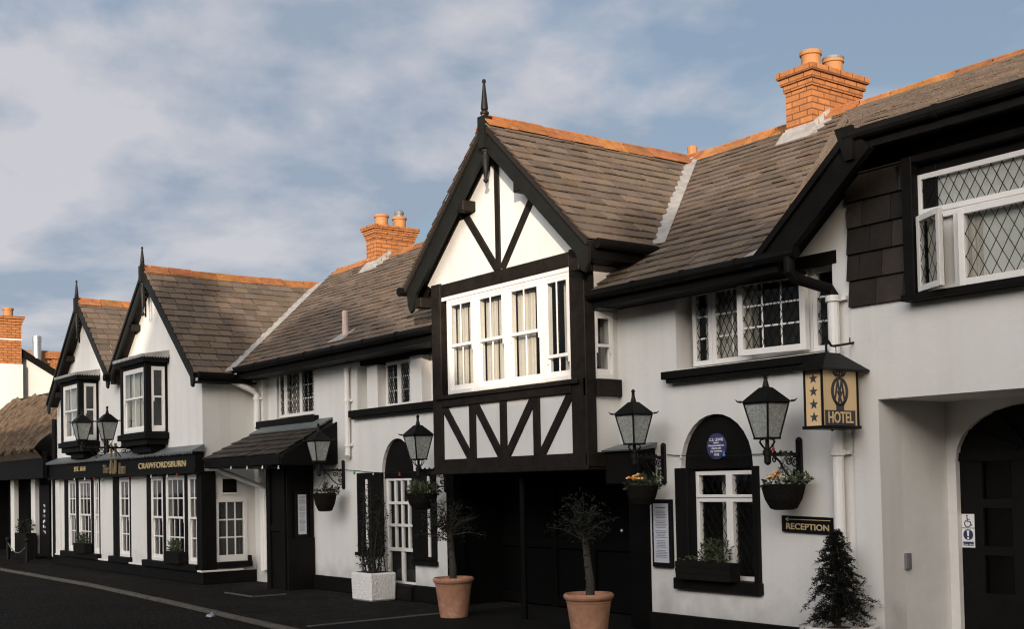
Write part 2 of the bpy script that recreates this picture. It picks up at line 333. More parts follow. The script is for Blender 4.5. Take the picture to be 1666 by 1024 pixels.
def curve_mesh(cu):
    o = bpy.data.objects.new('tmp', cu); COL.objects.link(o); dg = bpy.context.evaluated_depsgraph_get()
    me = bpy.data.meshes.new_from_object(o.evaluated_get(dg)); bpy.data.objects.remove(o); return me
def text(s, mp, body, x, z, size, depth=.006, sx=1.0, align='CENTER', bold=0, shear=0, spacing=1.0):
    cu = bpy.data.curves.new('t', 'FONT'); cu.body = body; cu.size = size; cu.extrude = depth/2; cu.align_x = align; cu.align_y = 'CENTER'; cu.offset = bold; cu.shear = shear
    cu.space_character = spacing; cu.resolution_u = 3
    me = curve_mesh(cu); s.addmesh(me, lambda a, d, c: mp(x+a*sx, d, z+c)); return s
def plate(s, mp, outer, holes, d0, d1):        # flat slab with holes of any outline
    cu = bpy.data.curves.new('p', 'CURVE'); cu.dimensions = '2D'; cu.fill_mode = 'BOTH'; cu.extrude = abs(d1-d0)/2
    for poly in [outer]+holes:
        sp = cu.splines.new('POLY'); sp.points.add(len(poly)-1)
        for i, (u, z) in enumerate(poly): sp.points[i].co = (u, z, 0, 1)
        sp.use_cyclic_u = True
    me = curve_mesh(cu); dm = (d0+d1)/2
    s.addmesh(me, lambda a, d, c: mp(a, dm+d, c)); return s
def arch(x0, x1, z0, zs, zt, n=14):            # straight sides to zs then half ellipse to zt
    c = (x0+x1)/2; a = (x1-x0)/2
    return [(x0, z0), (x1, z0)]+[(c+a*math.cos(math.pi*i/n), zs+(zt-zs)*math.sin(math.pi*i/n)) for i in range(n+1)]
def rect(u0, u1, z0, z1): return [(u0, z0), (u1, z0), (u1, z1), (u0, z1)]

# ---------------------------------------------------------------- windows
def lead_lattice(s, mp, u0, u1, z0, z1, d, pw=.095, ph=.15, w=.005):
    k = ph/pw
    c = z0-k*(u1-u0)-ph
    while c < z1+ph:
        for sg in (1, -1):
            pts = []
            f = (lambda u: c+k*(u-u0)) if sg > 0 else (lambda u: c+k*(u1-u))
            a, b = f(u0), f(u1)
            lo, hi = (u0, a), (u1, b)
            def cl(za):  # u where line reaches za
                return u0+(za-c)/k if sg > 0 else u1-(za-c)/k
            us = sorted([cl(z0), cl(z1)]); ua, ub = max(u0, us[0]), min(u1, us[1])
            if ub-ua > .004: s.bar(mp, (ua, f(ua)), (ub, f(ub)), w, d, d+.005)
        c += ph
def frame_bars(s, mp, u0, u1, z0, z1, d0, d1, fwid, nx, nz, bw, bot=None):
    bot = bot or fwid
    s.pbox(mp, u0, u0+fwid, d0, d1, z0, z1); s.pbox(mp, u1-fwid, u1, d0, d1, z0, z1)
    s.pbox(mp, u0+fwid, u1-fwid, d0, d1, z1-fwid, z1); s.pbox(mp, u0+fwid, u1-fwid, d0, d1, z0, z0+bot)
    iu0, iu1, iz0, iz1 = u0+fwid, u1-fwid, z0+bot, z1-fwid
    for i in range(1, nx):
        c = iu0+(iu1-iu0)*i/nx; s.pbox(mp, c-bw/2, c+bw/2, (d0+d1)/2-.011, (d0+d1)/2-.003, iz0, iz1)
    for j in range(1, nz):
        c = iz0+(iz1-iz0)*j/nz; s.pbox(mp, iu0, iu1, (d0+d1)/2-.012, (d0+d1)/2-.004, c-bw/2, c+bw/2)
    return iu0, iu1, iz0, iz1
def curtain(mp, u0, u1, z0, z1, d, parent, name='curtain', amp=.018, n=26, gather=0):
    s = MB(); vs = []
    for i in range(n+1):
        u = u0+(u1-u0)*i/n; w = amp*math.sin(i*1.9)+amp*.5*math.sin(i*.83+1)
        vs += [mp(u+gather*math.sin(math.pi*i/n), d+w, z0), mp(u, d+w*.7, z1)]
    s.add(vs, [(2*i, 2*i+2, 2*i+3, 2*i+1) for i in range(n)]); return s.build(name, 'fabric', parent, smooth=True)
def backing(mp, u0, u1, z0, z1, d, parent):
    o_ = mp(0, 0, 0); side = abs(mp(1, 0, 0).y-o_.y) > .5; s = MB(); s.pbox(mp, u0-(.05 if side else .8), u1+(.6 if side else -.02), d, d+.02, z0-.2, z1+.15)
    return s.build('room_backing', 'room_dark', parent)  # dark sheet standing in for the unlit interior behind the glass
def sash_window(parent, mp, u0, u1, z0, z1, d=.0, nx=2, up=2, lo=2, zm=None, fwid=.055, bw=.022, drape=None, back=.32, horns=True, name='sash_window', jb=.05, sw=.038):
    """box frame with an upper sash in front and a lower sash set back"""
    zm = zm or (z0+z1)/2
    s = MB()
    s.pbox(mp, u0, u0+jb, d, d+.11, z0, z1); s.pbox(mp, u1-jb, u1, d, d+.11, z0, z1)
    s.pbox(mp, u0+jb, u1-jb, d, d+.11, z1-.045, z1); s.pbox(mp, u0+jb, u1-jb, d-.012, d+.11, z0, z0+.05)
    a = frame_bars(s, mp, u0+jb, u1-jb, zm-.02, z1-.045, d+.002, d+.026, sw, nx, up, bw)
    b = frame_bars(s, mp, u0+jb, u1-jb, z0+.05, zm+.018, d+.028, d+.052, sw, nx, lo, bw, bot=.06)
    if horns:
        for h in (u0+jb, u1-jb-.03): s.pbox(mp, h, h+.03, d+.003, d+.024, zm-.085, zm-.02)
    w = s.build(name, 'white', parent, bevel=.003)
    g = MB(); g.pbox(mp, a[0], a[1], d+.013, d+.016, a[2], a[3]); g.pbox(mp, b[0], b[1], d+.039, d+.042, b[2], b[3]); g.build('pane', 'glass', w)
    if drape:
        for c0, c1 in drape: curtain(mp, u0+(u1-u0)*c0, u0+(u1-u0)*c1, z0+.06, z1-.085, d+.128, w)
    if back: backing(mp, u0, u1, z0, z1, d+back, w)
    return w
def leaded_light(parent, mp, u0, u1, z0, z1, d, name='casement', fwid=.05, nx=0, nz=0, bw=.018, lattice=True, drape=None, pw=.095, ph=.15, back=.32):
    s = MB(); i = frame_bars(s, mp, u0, u1, z0, z1, d, d+.06, fwid, max(1, nx), max(1, nz), bw)
    w = s.build(name, 'white', parent, bevel=.003)
    g = MB(); g.pbox(mp, i[0], i[1], d+.028, d+.032, i[2], i[3]); g.build('pane', 'glass', w)
    if lattice:
        q = MB(); lead_lattice(q, mp, i[0], i[1], i[2], i[3], d+.012, pw, ph); q.build('leading', 'iron', w)
    if drape:
        for c0, c1 in drape: curtain(mp, u0+(u1-u0)*c0, u0+(u1-u0)*c1, z0+.03, z1-.03, d+.095, w)
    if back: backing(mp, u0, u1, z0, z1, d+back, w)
    return w

# ---------------------------------------------------------------- roofs
def slates(parent, P0, U, V, poly, name='slate_roof', mname='slate', gauge=.165, sw=.25, th=.015, deck=.06, tl=(.76, 1.14), close=True):
    """rows of lapped slates on the plane P0 + u*U + v*V, clipped to the convex polygon poly (u,v)"""
    P0 = Vector(P0); U = Vector(U).normalized(); V = Vector(V).normalized(); Nn = U.cross(V).normalized()
    if Nn.z < 0: Nn = -Nn
    us = [p[0] for p in poly]; vs = [p[1] for p in poly]
    s = MB(); row = 0; v = min(vs)-.001
    while v < max(vs):
        u = min(us)-sw-(row % 2)*sw/2-random.uniform(0, .03)
        while u < max(us):
            w = sw*random.uniform(.78, 1.18); g = random.uniform(.005, .010); j = random.uniform(-.010, .006); k = random.uniform(-.004, .008); kk = random.uniform(-.003, .003)
            c = random.uniform(*tl); wm = random.gauss(0.01, .035)
            t = (c*(1+wm), c, c*(1-wm*.9+random.uniform(-.08, .03)))
            l = gauge*1.32
            def q(a, b, h): return P0+U*a+V*b+Nn*h
            h1 = th*2.0+k; h0 = .003+k*.3
            s.hexa([q(u+g, v+j, h1-th+kk), q(u+w-g, v+j, h1-th-kk), q(u+w-g, v+j+l, h0-th*.4), q(u+g, v+j+l, h0-th*.4),
                    q(u+g, v+j, h1+kk), q(u+w-g, v+j, h1-kk), q(u+w-g, v+j+l, h0), q(u+g, v+j+l, h0)], t)
            u += w
        v += gauge; row += 1
    # deck
    n = len(poly); a = [P0+U*p[0]+V*p[1]-Nn*.004 for p in poly]; b = [P0+U*p[0]+V*p[1]-Nn*deck for p in poly]
    s.add(a+b, [tuple(range(n)), tuple(range(2*n-1, n-1, -1))]+[(i, (i+1) % n, n+(i+1) % n, n+i) for i in range(n)], .12)
    ar = sum(poly[i][0]*poly[(i+1) % n][1]-poly[(i+1) % n][0]*poly[i][1] for i in range(n))
    clip = []
    for i in range(n):
        p, q2 = poly[i], poly[(i+1) % n]; e = Vector((q2[0]-p[0], q2[1]-p[1])); nr = Vector((e.y, -e.x)) if ar > 0 else Vector((-e.y, e.x)); nr.normalize()
        if e.length < 1e-6: continue
        pad = .012
        clip.append((P0+U*(p[0]+nr.x*pad)+V*(p[1]+nr.y*pad), U*nr.x+V*nr.y))
    return s.build(name, mname, parent, clip=clip, normals=True)
def ridge_tiles(parent, a, b, name='ridge_tiles', seg=.43, wing=.19, slope=.8, sag=0):
    a = Vector(a); b = Vector(b); t = (b-a).normalized(); x = t.cross(Vector((0, 0, 1))).normalized(); n = max(1, round((b-a).length/seg)); s = MB()
    dn = Vector((0, 0, -1)); ca = 1/math.sqrt(1+slope*slope)
    for i in range(n):
        f0, f1 = i/n, (i+1)/n; j = random.uniform(-.012, .010)
        p = a.lerp(b, f0)+Vector((0, 0, -sag*4*f0*(1-f0)+j)); q = a.lerp(b, f1)+Vector((0, 0, -sag*4*f1*(1-f1)+j))-t*.018
        tn = random.uniform(.72, 1.2); tt = (tn, tn*random.uniform(.9, 1.08), tn*random.uniform(.8, 1.1))
        for sg in (1, -1):
            w = x*sg*wing*ca+dn*wing*ca*slope
            s.hexa([p+dn*.022, p+w+dn*.016, q+w+dn*.016, q+dn*.022, p, p+w, q+w, q], tt)
        s.tube([p+dn*.004, q+dn*.004], .021, 8, tt)
    return s.build(name, 'ridge', parent)
def barge(parent, ax, az, fx, fz, y0, y1, depth, name='bargeboard', foot=.18, mname='board', cut=True):
    s = MB(); mp = lambda u, d, z: Vector((u, d, z)); sg = 1 if fx > ax else -1
    sl = (az-fz)/abs(fx-ax); dz = depth*math.sqrt(1+sl*sl)
    poly = [(ax, az), (fx, fz), (fx+sg*.015, fz-.06), (fx-sg*.005, fz-dz*.75), (fx-sg*.06, fz-dz*.75-foot*.45), (fx-sg*.12, fz-dz*.75-foot*.3), (fx-sg*depth*.85, fz-dz*.75+depth*.55*sl), (ax, az-dz)]
    s.prism(mp, poly, y0, y1)
    # raised moulding along the upper edge
    poly2 = [(ax, az+.02), (fx+sg*.03, fz+.0), (fx+sg*.03, fz-.07), (ax, az-.05)]
    s.prism(mp, poly2, y0-.018, y0+.001)
    return s.build(name, mname, parent)
def finial(parent, x, y, zb, zt, zp, w=.09, pend_top=None):
    """square king post with a turned spike above and a turned drop below"""
    s = MB(); s.box(x-w/2, x+w/2, y-w/2, y+w/2, zb-.62*(zt-zb), zb+.12*(zt-zb)); hh = zt-zb; z0 = zb+.12*hh
    h = zt-z0; s.lathe((x, y, z0), [(w*.45, 0), (w*.3, .03*h), (w*.42, .08*h), (w*.42, .12*h), (w*.25, .17*h), (w*.34, .2*h), (w*.34, .26*h), (w*.12, .88*h), (w*.16, .9*h), (w*.2, .94*h), (w*.14, .985*h), (.001, h)], 12)
    f = s.build('finial', 'board', parent, smooth=False)
    d = MB(); hp = (zb-.62*hh)-zp; d.lathe((x, y, zp), [(.001, 0), (w*.22, .05*hp), (w*.26, .1*hp), (w*.12, .16*hp), (w*.14, .2*hp), (w*.42, .8*hp), (w*.2, .86*hp), (w*.4, .92*hp), (w*.4, hp)], 12)
    d.build('pendant', 'board', parent, smooth=True); return f

exec_order = []
# ================================================================ SETTING
g = MB(); g.add([(-400, -400, -.13), (400, -400, -.13), (400, 400, -.13), (-400, 400, -.13)], [(0, 1, 2, 3)]); tag(g.build('ground', 'tarmac'), kind='structure')
KL = [(-90, 6.6), (-36, 6.5), (-25.7, 6.45), (-20.7, 6.46), (-16.5, 6.28), (-12.9, 6.07), (-9, 5.86), (0, 5.45), (40, 4.2)]
s = MB(); s.add([(-90, -1.2, -.035), (40, -1.2, -.035)]+[(x, y, -.035) for x, y in reversed(KL)], [tuple(range(2+len(KL)))]); tag(s.build('road', 'asphalt'), kind='structure')
s = MB(); s.add([(x, y+.09, 0) for x, y in KL]+[(40, 16, 0), (-90, 16, 0)], [tuple(range(len(KL)+2))]); tag(s.build('pavement', 'tarmac'), kind='structure')
s = MB()
for (xa, ya), (xb, yb) in zip(KL, KL[1:]):
    n = max(1, round(abs(xb-xa)/.9))
    if xa < -60 or xb > 20: n = 1
    for i in range(n):
        p = Vector((xa+(xb-xa)*i/n, ya+(yb-ya)*i/n, 0)); q = Vector((xa+(xb-xa)*(i+1)/n-.012, ya+(yb-ya)*(i+1)/n, 0)); o = Vector((0, .10, 0)); z = random.uniform(.004, .008)
        s.hexa([p+Vector((0, 0, -.14)), q+Vector((0, 0, -.14)), q+o+Vector((0, 0, -.14)), p+o+Vector((0, 0, -.14)), p+Vector((0, 0, z)), q+Vector((0, 0, z)), q+o+Vector((0, 0, z)), p+o+Vector((0, 0, z))])
tag(s.build('kerb', 'kerb', bevel=.012), kind='structure')
s = MB(); s.box(-12.34, -2, 6.33, 9.6, .0035, .004); tag(s.build('entrance_apron', 'flag'), kind='structure')
s = MB(); s.box(-12.42, -12.34, 6.3, 8.12, -.02, .012); tag(s.build('paving_edge', 'edge'), kind='structure')
s = MB(); s.box(-100, 40, -2.4, -1.2, -.1, .0); tag(s.build('far_pavement', 'tarmac'), kind='structure')

# ================================================================ INN, MAIN RANGE
WY = 8.75; EY = 8.38; EZ = 3.62; RY = 11.6; RZ = 5.88; SLP = (RZ-EZ)/(RY-EY); HZ = 4.5; HX = -6.3; LX = -7.35; RX = -8.8; XR = -2.0
BX0, BX1, BY = -12.72, -9.73, 8.26           # the timbered bay
inn = thing('inn_main_range', 'long white rendered inn with slate roof, black timbered gable bay and two brick chimneys', 'inn', (-11.2, 8.75, 0))
fr = FR(WY); bf = FR(BY); bs = SD(BX1)
# --- street wall with its openings
holes = []
def win(tl, br, Y): a = AY(*tl, Y); b = AY(*br, Y); return a.x, b.x, b.z, a.z
RW = (-8.86, -6.86, 2.72, 3.56)              # upper right window opening
AW = (-8.83, -7.86, .52, 1.73, 2.235)         # arched window: x0,x1,z0,zspring,ztop
MWo = (-18.72, -16.88, 2.70, 3.52); MMo = (-15.50, -13.45, 2.70, 3.44)
FD = (-14.84, -13.98, .20, 1.73, 2.245)
ENT = (-13.05, -9.32, 0, 1.80); REC = (-6.39, -3.6, 0, 2.245)
holes = [rect(*RW), arch(AW[0], AW[1], AW[2], AW[3], AW[4]), rect(*MWo), rect(*MMo), arch(FD[0], FD[1], FD[2], FD[3], FD[4]), rect(ENT[0], ENT[1], -.06, ENT[3])]
outer = [(-19.1, -.1), (REC[0], -.1), (REC[0], REC[3]), (REC[1], REC[3]), (REC[1], -.1), (XR, -.1), (XR, HZ+.05), (HX+.05, HZ+.05), (LX+.02, EZ+.20), (-19.1, EZ+.20)]
s = MB(); plate(s, fr, outer, holes, 0, .28)
wall = s.build('wall', 'render', inn)
# extra thin skin: the right-hand block stands a little proud of the rest
s = MB(); plate(s, fr, [(-6.655, .21), (REC[0], .21), (REC[0], REC[3]), (REC[1], REC[3]), (REC[1], .21), (XR, .21), (XR, 3.1), (-6.655, 3.1)], [], -.03, .0); s.build('wall_skin', 'render', wall)
# bay side walls above the eaves and cheeks
s = MB()
plate(s, bs, [(BY+.14, 1.9), (WY, 1.9), (WY, 3.86), (9.2, 4.2), (BY+.14, 4.2)], [rect(8.425, 8.66, 2.70, 3.41)], .03, .15)
s.prism(SD(BX0+.16), [(BY+.14, 1.9), (WY, 1.9), (WY, 3.86), (9.2, 4.2), (BY+.14, 4.2)], .03, .13)
s.build('bay_side_wall', 'render', inn, split=True)
# rear and end walls
s = MB(); s.box(-19.1, XR, 14.7, 14.9, 0, 3.7); s.prism(SD(XR), [(WY+.28, 0), (14.7, 0), (14.7, 3.7), (RY, RZ-.08), (WY+.28, HZ+.1)], 0, .25); s.build('rear_wall', 'render', inn)
# plinth
s = MB(); pl = lambda a, b, y=-.045, z=.205: s.pbox(fr, a, b, y, 0, 0, z)
pl(-9.32, -6.39, -.04); pl(-16.9, FD[0], -.05, .22); pl(FD[1], ENT[0], -.05, .22); pl(-3.6, XR)
s.build('plinth', 'black', inn, bevel=.012, split=True)
# --- slate hanging on the right
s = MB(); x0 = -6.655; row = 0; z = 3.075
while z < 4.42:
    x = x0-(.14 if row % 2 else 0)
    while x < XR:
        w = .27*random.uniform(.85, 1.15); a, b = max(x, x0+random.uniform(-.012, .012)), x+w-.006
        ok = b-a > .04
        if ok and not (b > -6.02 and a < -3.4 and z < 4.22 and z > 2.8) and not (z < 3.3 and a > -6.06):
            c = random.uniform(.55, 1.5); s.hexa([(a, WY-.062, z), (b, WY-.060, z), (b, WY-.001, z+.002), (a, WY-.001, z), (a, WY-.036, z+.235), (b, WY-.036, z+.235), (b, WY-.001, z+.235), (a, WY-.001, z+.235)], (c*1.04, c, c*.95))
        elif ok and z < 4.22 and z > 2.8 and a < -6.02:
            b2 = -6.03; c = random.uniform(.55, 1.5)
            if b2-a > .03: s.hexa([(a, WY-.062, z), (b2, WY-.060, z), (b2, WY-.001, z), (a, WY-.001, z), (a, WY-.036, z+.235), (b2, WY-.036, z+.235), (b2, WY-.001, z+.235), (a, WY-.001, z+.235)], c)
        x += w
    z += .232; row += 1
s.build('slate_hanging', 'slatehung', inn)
# --- roofs
sl = math.hypot(RY-EY, RZ-EZ); P0 = (0, EY, EZ); U = (1, 0, 0); V = (0, RY-EY, RZ-EZ)
slates(inn, P0, U, V, [(-18.95, -.03), (-12.55, -.03), (-11.24, sl), (-21.5, sl)])
slates(inn, P0, U, V, [(-9.80, -.03), (LX, -.03), (RX, sl), (-11.24, sl)], mname='slate')
lo = Vector((LX, EY, EZ)); hi = Vector((HX, EY, HZ)); rp = Vector((RX, RY, RZ))
slh = math.hypot(RY-EY, RZ-HZ)
slates(inn, (0, EY, HZ), U, (0, RY-EY, RZ-HZ), [(HX, -.03), (XR+.15, -.03), (XR+.15, slh), (RX, slh)])
ux = (hi-lo).normalized(); nn = (hi-lo).cross(rp-lo).normalized(); vx = nn.cross(ux)
slates(inn, lo, ux, vx, [(0, 0), ((hi-lo).length, 0), ((rp-lo).dot(ux), (rp-lo).dot(vx))], sw=.24)
s = MB(); s.add([(-21.5, RY, RZ-.01), (XR+.15, RY, RZ-.01), (XR+.15, 15.1, 3.45), (-21.5, 15.1, 3.45), (-21.5, RY, RZ-.1), (XR+.15, RY, RZ-.1), (XR+.15, 15.1, 3.36), (-21.5, 15.1, 3.36)], [(0, 1, 2, 3), (7, 6, 5, 4), (0, 4, 5, 1), (1, 5, 6, 2), (2, 6, 7, 3), (3, 7, 4, 0)]); s.build('rear_roof', 'darkslate', inn)
ridge_tiles(inn, (-21.3, RY, RZ+.07), (-11.1, RY, RZ+.07), sag=.02); ridge_tiles(inn, (-11.15, RY, RZ+.07), (XR+.15, RY, RZ+.07))
# bay gable roof
BC = -11.24; BA = 5.80; BSL = .935; BHW = 1.80; BYF = 8.10
for sg in (1, -1):
    e = Vector((BC+sg*BHW, 0, BA-BSL*BHW)); ap = Vector((BC, 0, BA)); LL = (ap-e).length
    # v up the slope, u along Y ; valley runs where this plane meets the main roof
    yv = lambda z: EY+(z-EZ)/SLP
    pe, pa = yv(e.z), yv(BA)
    slates(inn, (e.x, 0, e.z), (0, 1, 0), ap-e, [(BYF-.03, -.03), (pe, -.03), (pa, LL), (BYF-.03, LL)] if True else None)
ridge_tiles(inn, (BC, BYF-.04, BA+.075), (BC, 11.55, BA+.08), slope=.93)
# lead valleys and flashing
def strip(parent, pts, w, nrm, name='lead_valley', mname='lead', th=.012, jit=.006):
    s = MB(); nrm = Vector(nrm).normalized()
    for a, b in zip(pts, pts[1:]):
        a = Vector(a); b = Vector(b); t = (b-a).normalized(); x = t.cross(nrm).normalized()*w/2; n = max(1, round((b-a).length/.75))
        for i in range(n):
            p = a.lerp(b, i/n); q = a.lerp(b, (i+1)/n)+t*.03; h = nrm*(th+random.uniform(0, jit)+.001*i)
            s.hexa([p-x, p+x, q+x, q-x, p-x+h, p+x+h, q+x+h*.8, q-x+h*.8])
    return s.build(name, mname, parent)
zb = BA-BSL*BHW
for sg in (1, -1):
    a = Vector((BC+sg*BHW, EY+(zb-EZ)/SLP, zb)); b = Vector((BC, EY+(BA-EZ)/SLP, BA))
    nv = Vector((sg*.35, -.55, 1)); strip(inn, [a+nv.normalized()*.05, b+nv.normalized()*.05], .17, nv, jit=.002)
# gutters and fascias
def gutter(parent, a, b, r=.055, name='gutter', mname='black'):
    a = Vector(a); b = Vector(b); s = MB(); s.tube([a, b], r, 10)
    n = int((b-a).length/.9)
    t = (b-a).normalized()
    for i in range(1, n+1): p = a.lerp(b, i/(n+1)); s.tube([p-t*.02, p+t*.02], r*1.15, 10)
    return s.build(name, mname, parent)
s = MB(); s.box(-18.9, -12.75, EY-.02, EY+.02, EZ-.20, EZ-.02); s.box(-18.9, -12.75, EY+.02, WY, EZ-.20, EZ-.17)
s.box(-9.70, LX+.2, EY-.02, EY+.02, EZ-.18, EZ-.02); s.box(-9.70, LX+.2, EY+.02, WY, EZ-.17, EZ-.14)
s.box(HX-.02, XR, EY-.02, EY+.02, HZ-.17, HZ-.02); s.box(HX-.02, XR, EY+.02, WY, HZ-.14, HZ-.10); s.build('fascia', 'black', inn, split=True)
gutter(inn, (-18.9, EY-.07, EZ-.05), (-12.76, EY-.07, EZ-.05)); gutter(inn, (-9.72, EY-.07, EZ-.05), (-6.90, EY-.07, EZ-.05)); gutter(inn, (HX-.04, EY-.075, HZ-.05), (XR, EY-.075, HZ-.045), .05)
gutter(inn, (BC+BHW+.06, BYF+.06, zb-.05), (BC+BHW+.06, 9.0, zb-.05)); gutter(inn, (BC-BHW-.06, BYF-.08, zb-.05), (BC-BHW-.06, 9.0, zb-.05))
s = MB()
for sg in (1, -1):
    xx = BC+sg*(BHW-.02); s.box(xx-.02, xx+.02, BYF+.05, 9.05, zb-.20, zb-.02); a, b = sorted((xx-sg*.02, BC+sg*1.50)); s.box(a, b, BYF+.05, 9.05, zb-.20, zb-.17)
s.build('bay_fascia', 'black', inn, split=True)
# raking board over the step in the eaves
s = MB(); mp = FR(0); d = (hi-lo).normalized(); n2 = Vector((-d.z, 0, d.x))
for (t0, t1, y0, y1) in ((.02, -.27, EY-.075, EY+.0), (-.0, -.06, EY-.11, EY-.075)):
    zc = EZ-.10; cut = lambda q: q+d*((zc-q.z)/d.z); p = [cut(lo+n2*t0), hi+d*.03+n2*t0, hi+d*.03+n2*t1, cut(lo+n2*t1)]; s.prism(mp, [(v.x, v.z) for v in p], y0, y1)
p = [cut(lo-n2*.02), hi-n2*.02, hi-n2*.07, cut(lo-n2*.07)]; s.prism(mp, [(v.x, v.z) for v in p], EY, WY)
s.prism(mp, [(hi.x-.12, hi.z+.03), (hi.x+.06, hi.z+.03), (hi.x+.06, hi.z-.26), (hi.x-.02, hi.z-.26)], EY-.115, EY-.08)
s.build('raking_bargeboard', 'black', inn)
s = MB(); a = lo-d*.02-Vector((.20, 0, 0)); s.hexa([a+Vector((0, -.05, -.01)), a+Vector((.18, -.05, .0)), a+Vector((.22, .20, .19)), a+Vector((.12, .12, .10)), a+Vector((0, -.05, .015)), a+Vector((.18, -.05, .03)), a+Vector((.22, .20, .215)), a+Vector((.12, .12, .13))]); s.build('lead_apron', 'lead', inn)
# --- bay gable front
zt1, zt2 = 3.925, 4.085                     # head beam
beam = lambda nm, *b: (lambda m: m.build(nm, 'timber', inn, bevel=.008))(b[0])
s = MB(); s.prism(bf, [(BC-1.5, zt2-.01), (BC+1.5, zt2-.01), (BC+1.62, 4.14), (BC, 5.68), (BC-1.62, 4.14)], .03, .12); s.pbox(bf, BX0+.1, BX1-.1, .03, .1, 1.80, 2.60); s.build('plaster_panel', 'render', inn)
pz = 1.74
for x0, x1 in ((BX0, BX0+.21), (BX1-.25, BX1)):
    s = MB(); s.pbox(bf, x0, x1, 0, .15, pz, zt2+.02); s.build('post', 'timber', inn, bevel=.008)
s = MB(); s.pbox(bf, BX0+.21, BX1-.25, .005, .10, zt1, zt2); s.build('head_beam', 'timber', inn, bevel=.008)
s = MB(); s.pbox(bf, BX0+.21, BX1-.25, -.012, .13, 2.545, 2.68); s.pbox(bf, BX0+.1, BX1-.1, -.04, -.012, 2.64, 2.69); s.build('sill_beam', 'timber', inn, bevel=.006)
s = MB(); s.pbox(bf, BX0+.21, BX1-.25, -.003, .13, pz, 1.895); s.pbox(bf, BX0-.03, BX1+.03, -.03, .0, pz-.03, pz+.02); s.pbox(bf, BX0, BX1, .0, WY-BY, pz-.03, pz-.001); s.build('bottom_beam', 'timber', inn, bevel=.006)
def PX(x, y): p = AY(x, y, BY); return (p.x, p.z)
for xa, xb in ((762.6, 772), (812.4, 822.2), (866.3, 876.5)):
    a, b = PX(xa, 700)[0], PX(xb, 700)[0]; s = MB(); s.pbox(bf, a, b, .004, .06, 1.895, 2.545); s.build('stud', 'timber', inn, bevel=.005)
for A_, B_ in (((724, 670), (762, 743)), ((774.5, 665), (811, 738)), ((862, 656), (824, 740)), ((922, 650), (881, 737))):
    a, b = Vector(PX(*A_)), Vector(PX(*B_)); a, b = a+(a-b)*.16, b+(b-a)*.16; s = MB(); s.bar(bf, a, b, .11, .008, .055); s.build('brace', 'timber', inn, bevel=.005)
s = MB(); s.pbox(bf, BC-.095, BC+.0, .012, .06, zt2, 5.45); s.build('king_post', 'timber', inn, bevel=.005)
for A_, B_ in (((752, 345), (806, 437)), ((862, 325), (815, 437))):
    a, b = PX(*A_), PX(*B_); s = MB(); s.bar(bf, a, b, .10, .009, .055); s.build('brace', 'timber', inn, bevel=.005)
for sg in (1, -1):
    barge(inn, BC, BA-.02, BC+sg*(BHW-.02), zb+.0, BYF, BYF+.04, .235, foot=.22)
    s = MB()   # purlin ends and soffit
    for k in (.36, .98): xx = BC+sg*(BHW*k-.22*k); zz = BA-BSL*BHW*k-.20; s.box(xx-.07, xx+.07, BYF+.005, BY+.05, zz-.13, zz)
    s.build('purlin_end', 'timber', inn, bevel=.01, split=True)
    s = MB(); a = BC+sg*.02; b = BC+sg*(BHW-.05); s.prism(FR(0), [(a, BA-.09), (b, BA-.09-BSL*BHW), (b, BA-.12-BSL*BHW), (a, BA-.12)], BYF+.04, BY+.12); s.build('soffit', 'timber', inn)
finial(inn, BC-.01, BYF+.0, 5.80, 6.31, 5.08, .125)
# bay windows: four sashes
c0, c1, z0, z1 = -12.43, -10.0, 2.70, 3.91
s = MB(); s.pbox(bf, c0-.08, c1+.02, .02, .07, z1-.035, z1+.02); s.build('window_head', 'white', inn, bevel=.004)
cuts = [PX(x, 620)[0] for x in (725, 771, 822, 880.5, 929)]
for i in range(4):
    u0, u1 = cuts[i]+.004, cuts[i+1]-.004
    dr = [(.08, .50), (.50, .92)] if i < 2 else ([(.08, .62)] if i == 2 else [(.45, .95)])
    w = sash_window(inn, bf, u0, u1, z0, z1-.03, .03, 2, 1, 1, zm=3.30 if i < 3 else 2.98, fwid=.05, drape=dr, back=.4)
# side sash of the bay (in the +X side)
s = MB(); s.pbox(bs, BY+.0, BY+.14, -.004, .05, 2.50, 2.70); s.pbox(bs, BY+.14, WY, -.035, .03, 2.50, 2.685); s.pbox(bs, BY+.0, WY, -.01, .03, 1.74, 1.90); s.build('side_beam', 'timber', inn, bevel=.008, split=True)
sash_window(inn, bs, 8.40, 8.68, 2.69, 3.42, .012, 1, 1, 1, back=.3, jb=.03, sw=.03)
# --- upper right leaded window
rf = FR(WY+.12); x0, x1, z0, z1 = -8.74, -6.88, 2.745, 3.52
s = MB(); s.pbox(fr, RW[0]-.1, RW[1]+.05, -.005, .04, z1-.02, z1+.10); s.build('lintel', 'black', inn)
leaded_light(inn, rf, x0, x0+.27, z0, z1, 0, nx=1, nz=3, drape=[(.35, 1)])
leaded_light(inn, rf, x0+.275, x0+.80, z0, z1, 0, nx=2, nz=3, drape=[(0, 1)], pw=.075, ph=.14)
leaded_light(inn, rf, x1-.31, x1, z0, z1, 0, nx=1, nz=3)
ca = rad(9)
hx = x1-.33
def opn(u, d, z): q = u-hx; return rf(hx+q*math.cos(ca)-d*math.sin(ca)*0, d+q*math.sin(ca)*1.0-.035, z)
s = MB(); frame_bars(s, rf, x0+.805, x1-.315, z0, z1, 0, .06, .04, 1, 1, .02); s.build('window_frame', 'white', inn)
leaded_light(inn, opn, x0+.79, x1-.33, z0+.02, z1-.02, -.05, fwid=.06, nx=3, nz=3, drape=[(0, .14)], pw=.085, ph=.16, back=.6)
